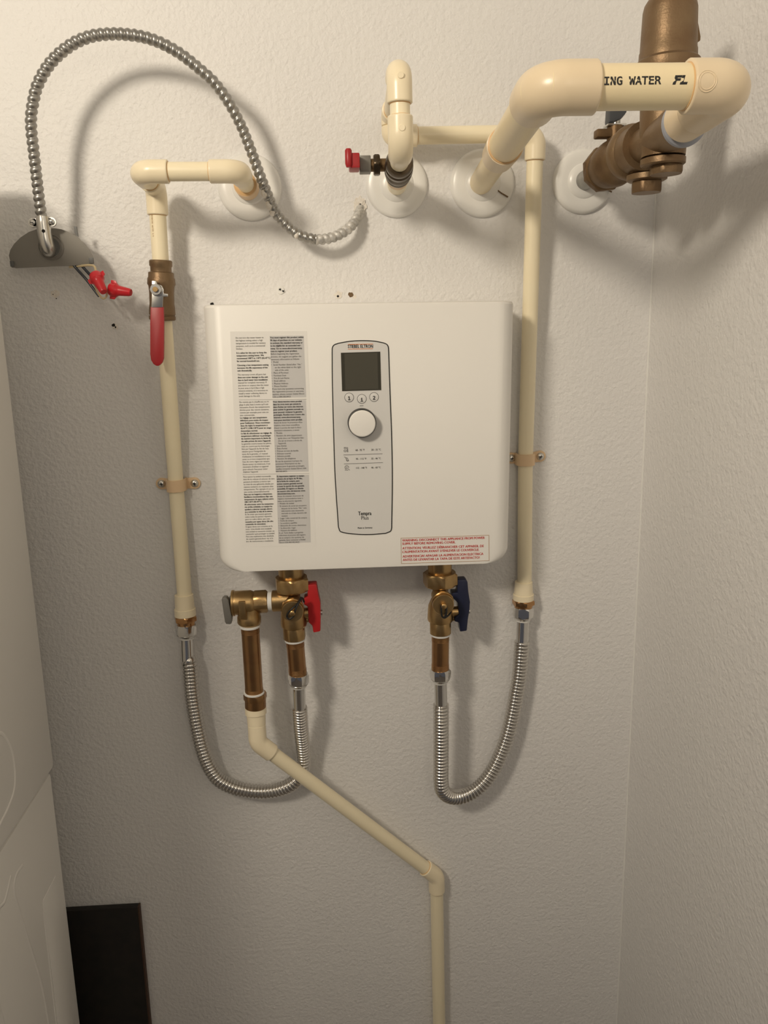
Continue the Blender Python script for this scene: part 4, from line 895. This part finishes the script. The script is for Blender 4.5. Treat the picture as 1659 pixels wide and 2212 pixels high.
# instruction label: three blocks, two columns
il = flat([(-0.17343, 0.33291), (-0.07232, 0.33196), (-0.07045, 0.03397), (-0.17756, 0.03818)], FY + 0.0005, FY - 0.0002, 'label', 'instruction_label', HE)
for q in ([(-0.12180, 0.32613), (-0.07683, 0.32603), (-0.07654, 0.24466), (-0.12203, 0.24466)], [(-0.12188, 0.24124), (-0.07699, 0.24093), (-0.07689, 0.14245), (-0.12244, 0.14269)], [(-0.12167, 0.13876), (-0.07674, 0.13788), (-0.07773, 0.04068), (-0.12331, 0.04081)]):
    flat(q, FY, FY - 0.0003, 'labelgrey', 'grey_field', il)
for a, b in (((-0.16707, 0.24310), (-0.07632, 0.24216)), ((-0.16788, 0.14098), (-0.07635, 0.13983))):
    flat([a, b, (b[0], b[1] - 0.0004), (a[0], a[1] - 0.0004)], FY, FY - 0.00035, 'softprint', 'rule', il)
B_ = '*'
def block(pos0, pos1, lines, colw, name, ref):
    tot = sum(1 if l else 0.5 for l in lines) - 1
    regular = MB(); boldm = MB(); k = 0.0
    vs, _ = text_mesh(ref, 1.0); scale = colw / (max(v.x for v in vs) - min(v.x for v in vs))
    lead = math.hypot(pos1[0] - pos0[0], pos1[1] - pos0[1]) / tot; lt = lead * 0.86
    for l in lines:
        if not l: k += 0.5; continue
        f = k / tot; x = pos0[0] + (pos1[0] - pos0[0]) * f; z = pos0[1] + (pos1[1] - pos0[1]) * f
        b = l.startswith(B_); s = l[1:] if b else l; ind = 0.0
        if s.startswith('~'): ind = 0.0045; s = s[1:]
        vs, fs = text_mesh(s, 1.0, 0.028 if b else 0.004)
        (boldm if b else regular).add([V((x + ind + v.x * scale * (1.02 if b else 1.0), FY - 0.0006 - v.z, z + v.y * lt)) for v in vs], fs, 'black' if b else 'greyprint')
        k += 1
    regular.build(name, il, inv=I4); boldm.build(name, il, inv=I4)
L1 = ['Do not turn the water heater to', 'the highest setting unless a high', 'temperature is needed for sanitary', 'purposes, such as in a commercial', 'kitchen.', '', '*It is safest for the user to keep the', '*temperature setting lower. We', '*recommend 108°F to 118°F (42-47°C)', '*for normal household use.', '', '*Choosing a low temperature setting', '*increases the life expectancy of the', '*unit dramatically.', '', 'The warranty covers all parts but', '*does not cover damage to the unit', '*due to hard water (see installation', 'manual for complete warranty). If', 'you know or suspect that the water', 'in your area is hard (has a high', 'mineral content), it is necessary to', 'install a water softening device to', 'avoid damage to the unit.']
R1 = ['*You must register this product within', '*90 days of purchase on our website', '*to activate the standard warranty or', '*to be eligible for an extended war-', '*ranty. Go to www.electricwarranty.', '*com to register your product.', 'Before beginning the registration', 'process, we suggest you gather the', 'necessary information as follows:', '•  Model', '•  Serial Number (listed after “No.”', '~on the white label on the right', '~side of the unit)', '•  Place of Purchase', '•  Purchase Date', '•  First & Last Name', '•  Email address', '•  Physical Address', '•  Phone Number', 'If you have any questions concerning', 'the registration process or warranty', 'options, please contact Stiebel Eltron', 'USA at 800.582.8423.']
L2 = ['Ne mettez pas le chauffe-eau au ré-', "glage le plus haut à moins qu'il soit", "nécessaire d'avoir des températures", 'élevées pour des raisons sanitaires,', 'comme par exemple pour une cui-', 'sine commerciale.', '*Le réglage sur une température', '*inférieure pose moins de risques', "*pour l'utilisateur. Nous recomman-", '*dons de régler la température à', '*42-47°C (108-118°F) pour un usage', '*domestique normal.', '*Le fait de sélectionner un réglage de', '*température inférieur va prolonger', '*de manière importante la durée de', "*vie utile prévue de votre l'appareil.", 'La garantie couvre toutes les pièces,', 'mais ne couvre pas les dommages', "faits par l'appareil du fait de l'eau", "calcaire (pour l'intégralité du", 'texte de la garantie, c.f. manuel', "d'utilisation et installation) si vous", 'savez ou si vous soupçonnez que', "l'eau de votre région est calcaire", '(haute teneur en minéraux), il est', "nécessaire d'utiliser un appareil", "pour adoucir l'eau pour éviter", "d'abîmer l'appareil."]
R2 = ['*Vous devez inscrire votre produit', '*dans les trois mois qui suivent la', "*date d'achat sur notre site internet", '*pour activer la garantie normale ou', '*pour pouvoir réclamer la garantie', '*prolongée. Rendez-vous à notre site', '*internet: www.electricwarranty.', '*com pour inscrivez votre produit.', "Avant de lancer le processus d'ins-", 'cription, nous vous conseillons', "d'avoir à portée de main la docu-", 'mentation nécessaire, à savoir:', '•  Modèle', '•  Numéro de série (apparaissant', "~après «no.» sur l'étiquette blan-", '~che qui se trouve à droite de', "~l'appareil)", "•  Lieu d'achat", "•  Date d'achat", '•  Prénom et nom de famille', '•  Adresse courriel', '•  Adresse postale', '•  Numéro de téléphone', 'En cas de questions à propos du', "processus d'inscription ou des", 'options pour la garantie prolongée,', 'veuillez contacter Stiebel Eltron USA', '800.582.8423.']
L3 = ['Para operar la unidad recomenda-', 'mos de no colocar el selector de tem-', 'peratura al máximo a menos que', 'se trate de una aplicación donde por', 'razones sanitarios se requieran altas', 'temperaturas. Por ejemplo el uso en', 'una cocina comercial/industrial.', '*Para uso en hogares y situaciones', '*familiares recomendamos fijar una', '*temperatura de agua caliente entre', '*108-118°F (42-47°C).', '*Al seleccionar entre las temperatu-', '*res arriba señaladas su equipo les', '*ayudará a ahorrar energía eléctri-', '*ca y extender la vida de la misma.', 'Es de notar que nuestra garantía', 'cubre todas las partes/ repuestos', 'pero no cubre daños que sean', '*causados por aguas duras (de alto', '*contenido de minerales).', 'Si aguas duras son comunes en la', 'zona / área donde será instalada', 'esta unidad es necesario instalar un', 'suavizador para proteger su unidad.', 'Para una explicación más detallada', 'de nuestra garantía favor ver el li-', 'bro de instrucciones e instalación.']
R3 = ['*Es importante registrar su equipo', '*adentro de un lapso de 90 días,', '*de la fecha de compra, para', '*activar nuestra garantía normal', '*o tener la opción de una garantía', '*extendida. El registro se efectúa', '*en nuestro sitio del internet www.', '*electricwarranty.com.', 'Antes de empezar el proceso de', 'registro recomendamos tener a', 'mano la información siguiente:', '•  Modelo de unidad', '•  El número de serial (se encuentra', '~después de las letras “No.” esta', '~información está claramente', '~marcado en el lado derecho del', '~equipo)', '•  Lugar / sitio comercial de compra', '•  Fecha de compra', '•  Su nombre y apellido', '•  Dirección de correo electrónico', '•  Su dirección / lugar', '•  Número de teléfono', 'Si ud. Tiene dudas o preguntas', 'referentes al proceso del registro', 'de su compra u las opciones de', 'garantía, favor contactar a Stiebel', 'Eltron USA 800.582.8423.']
REF = 'mos de no colocar el selector de tem-'
W1 = 69 * PXM
block((-0.16670, 0.32355), (-0.16686, 0.24682), L1, W1, 'paragraph', REF)
block((-0.12134, 0.32313), (-0.12170, 0.24496), R1, W1 * 1.02, 'paragraph', REF)
block((-0.16682, 0.23894), (-0.16712, 0.14323), L2, W1, 'paragraph', REF)
block((-0.12152, 0.23843), (-0.12194, 0.14267), R2, W1 * 1.0, 'paragraph', REF)
block((-0.16719, 0.13641), (-0.16819, 0.04396), L3, W1, 'paragraph', REF)
block((-0.12117, 0.13582), (-0.12201, 0.04076), R3, W1 * 0.98, 'paragraph', REF)
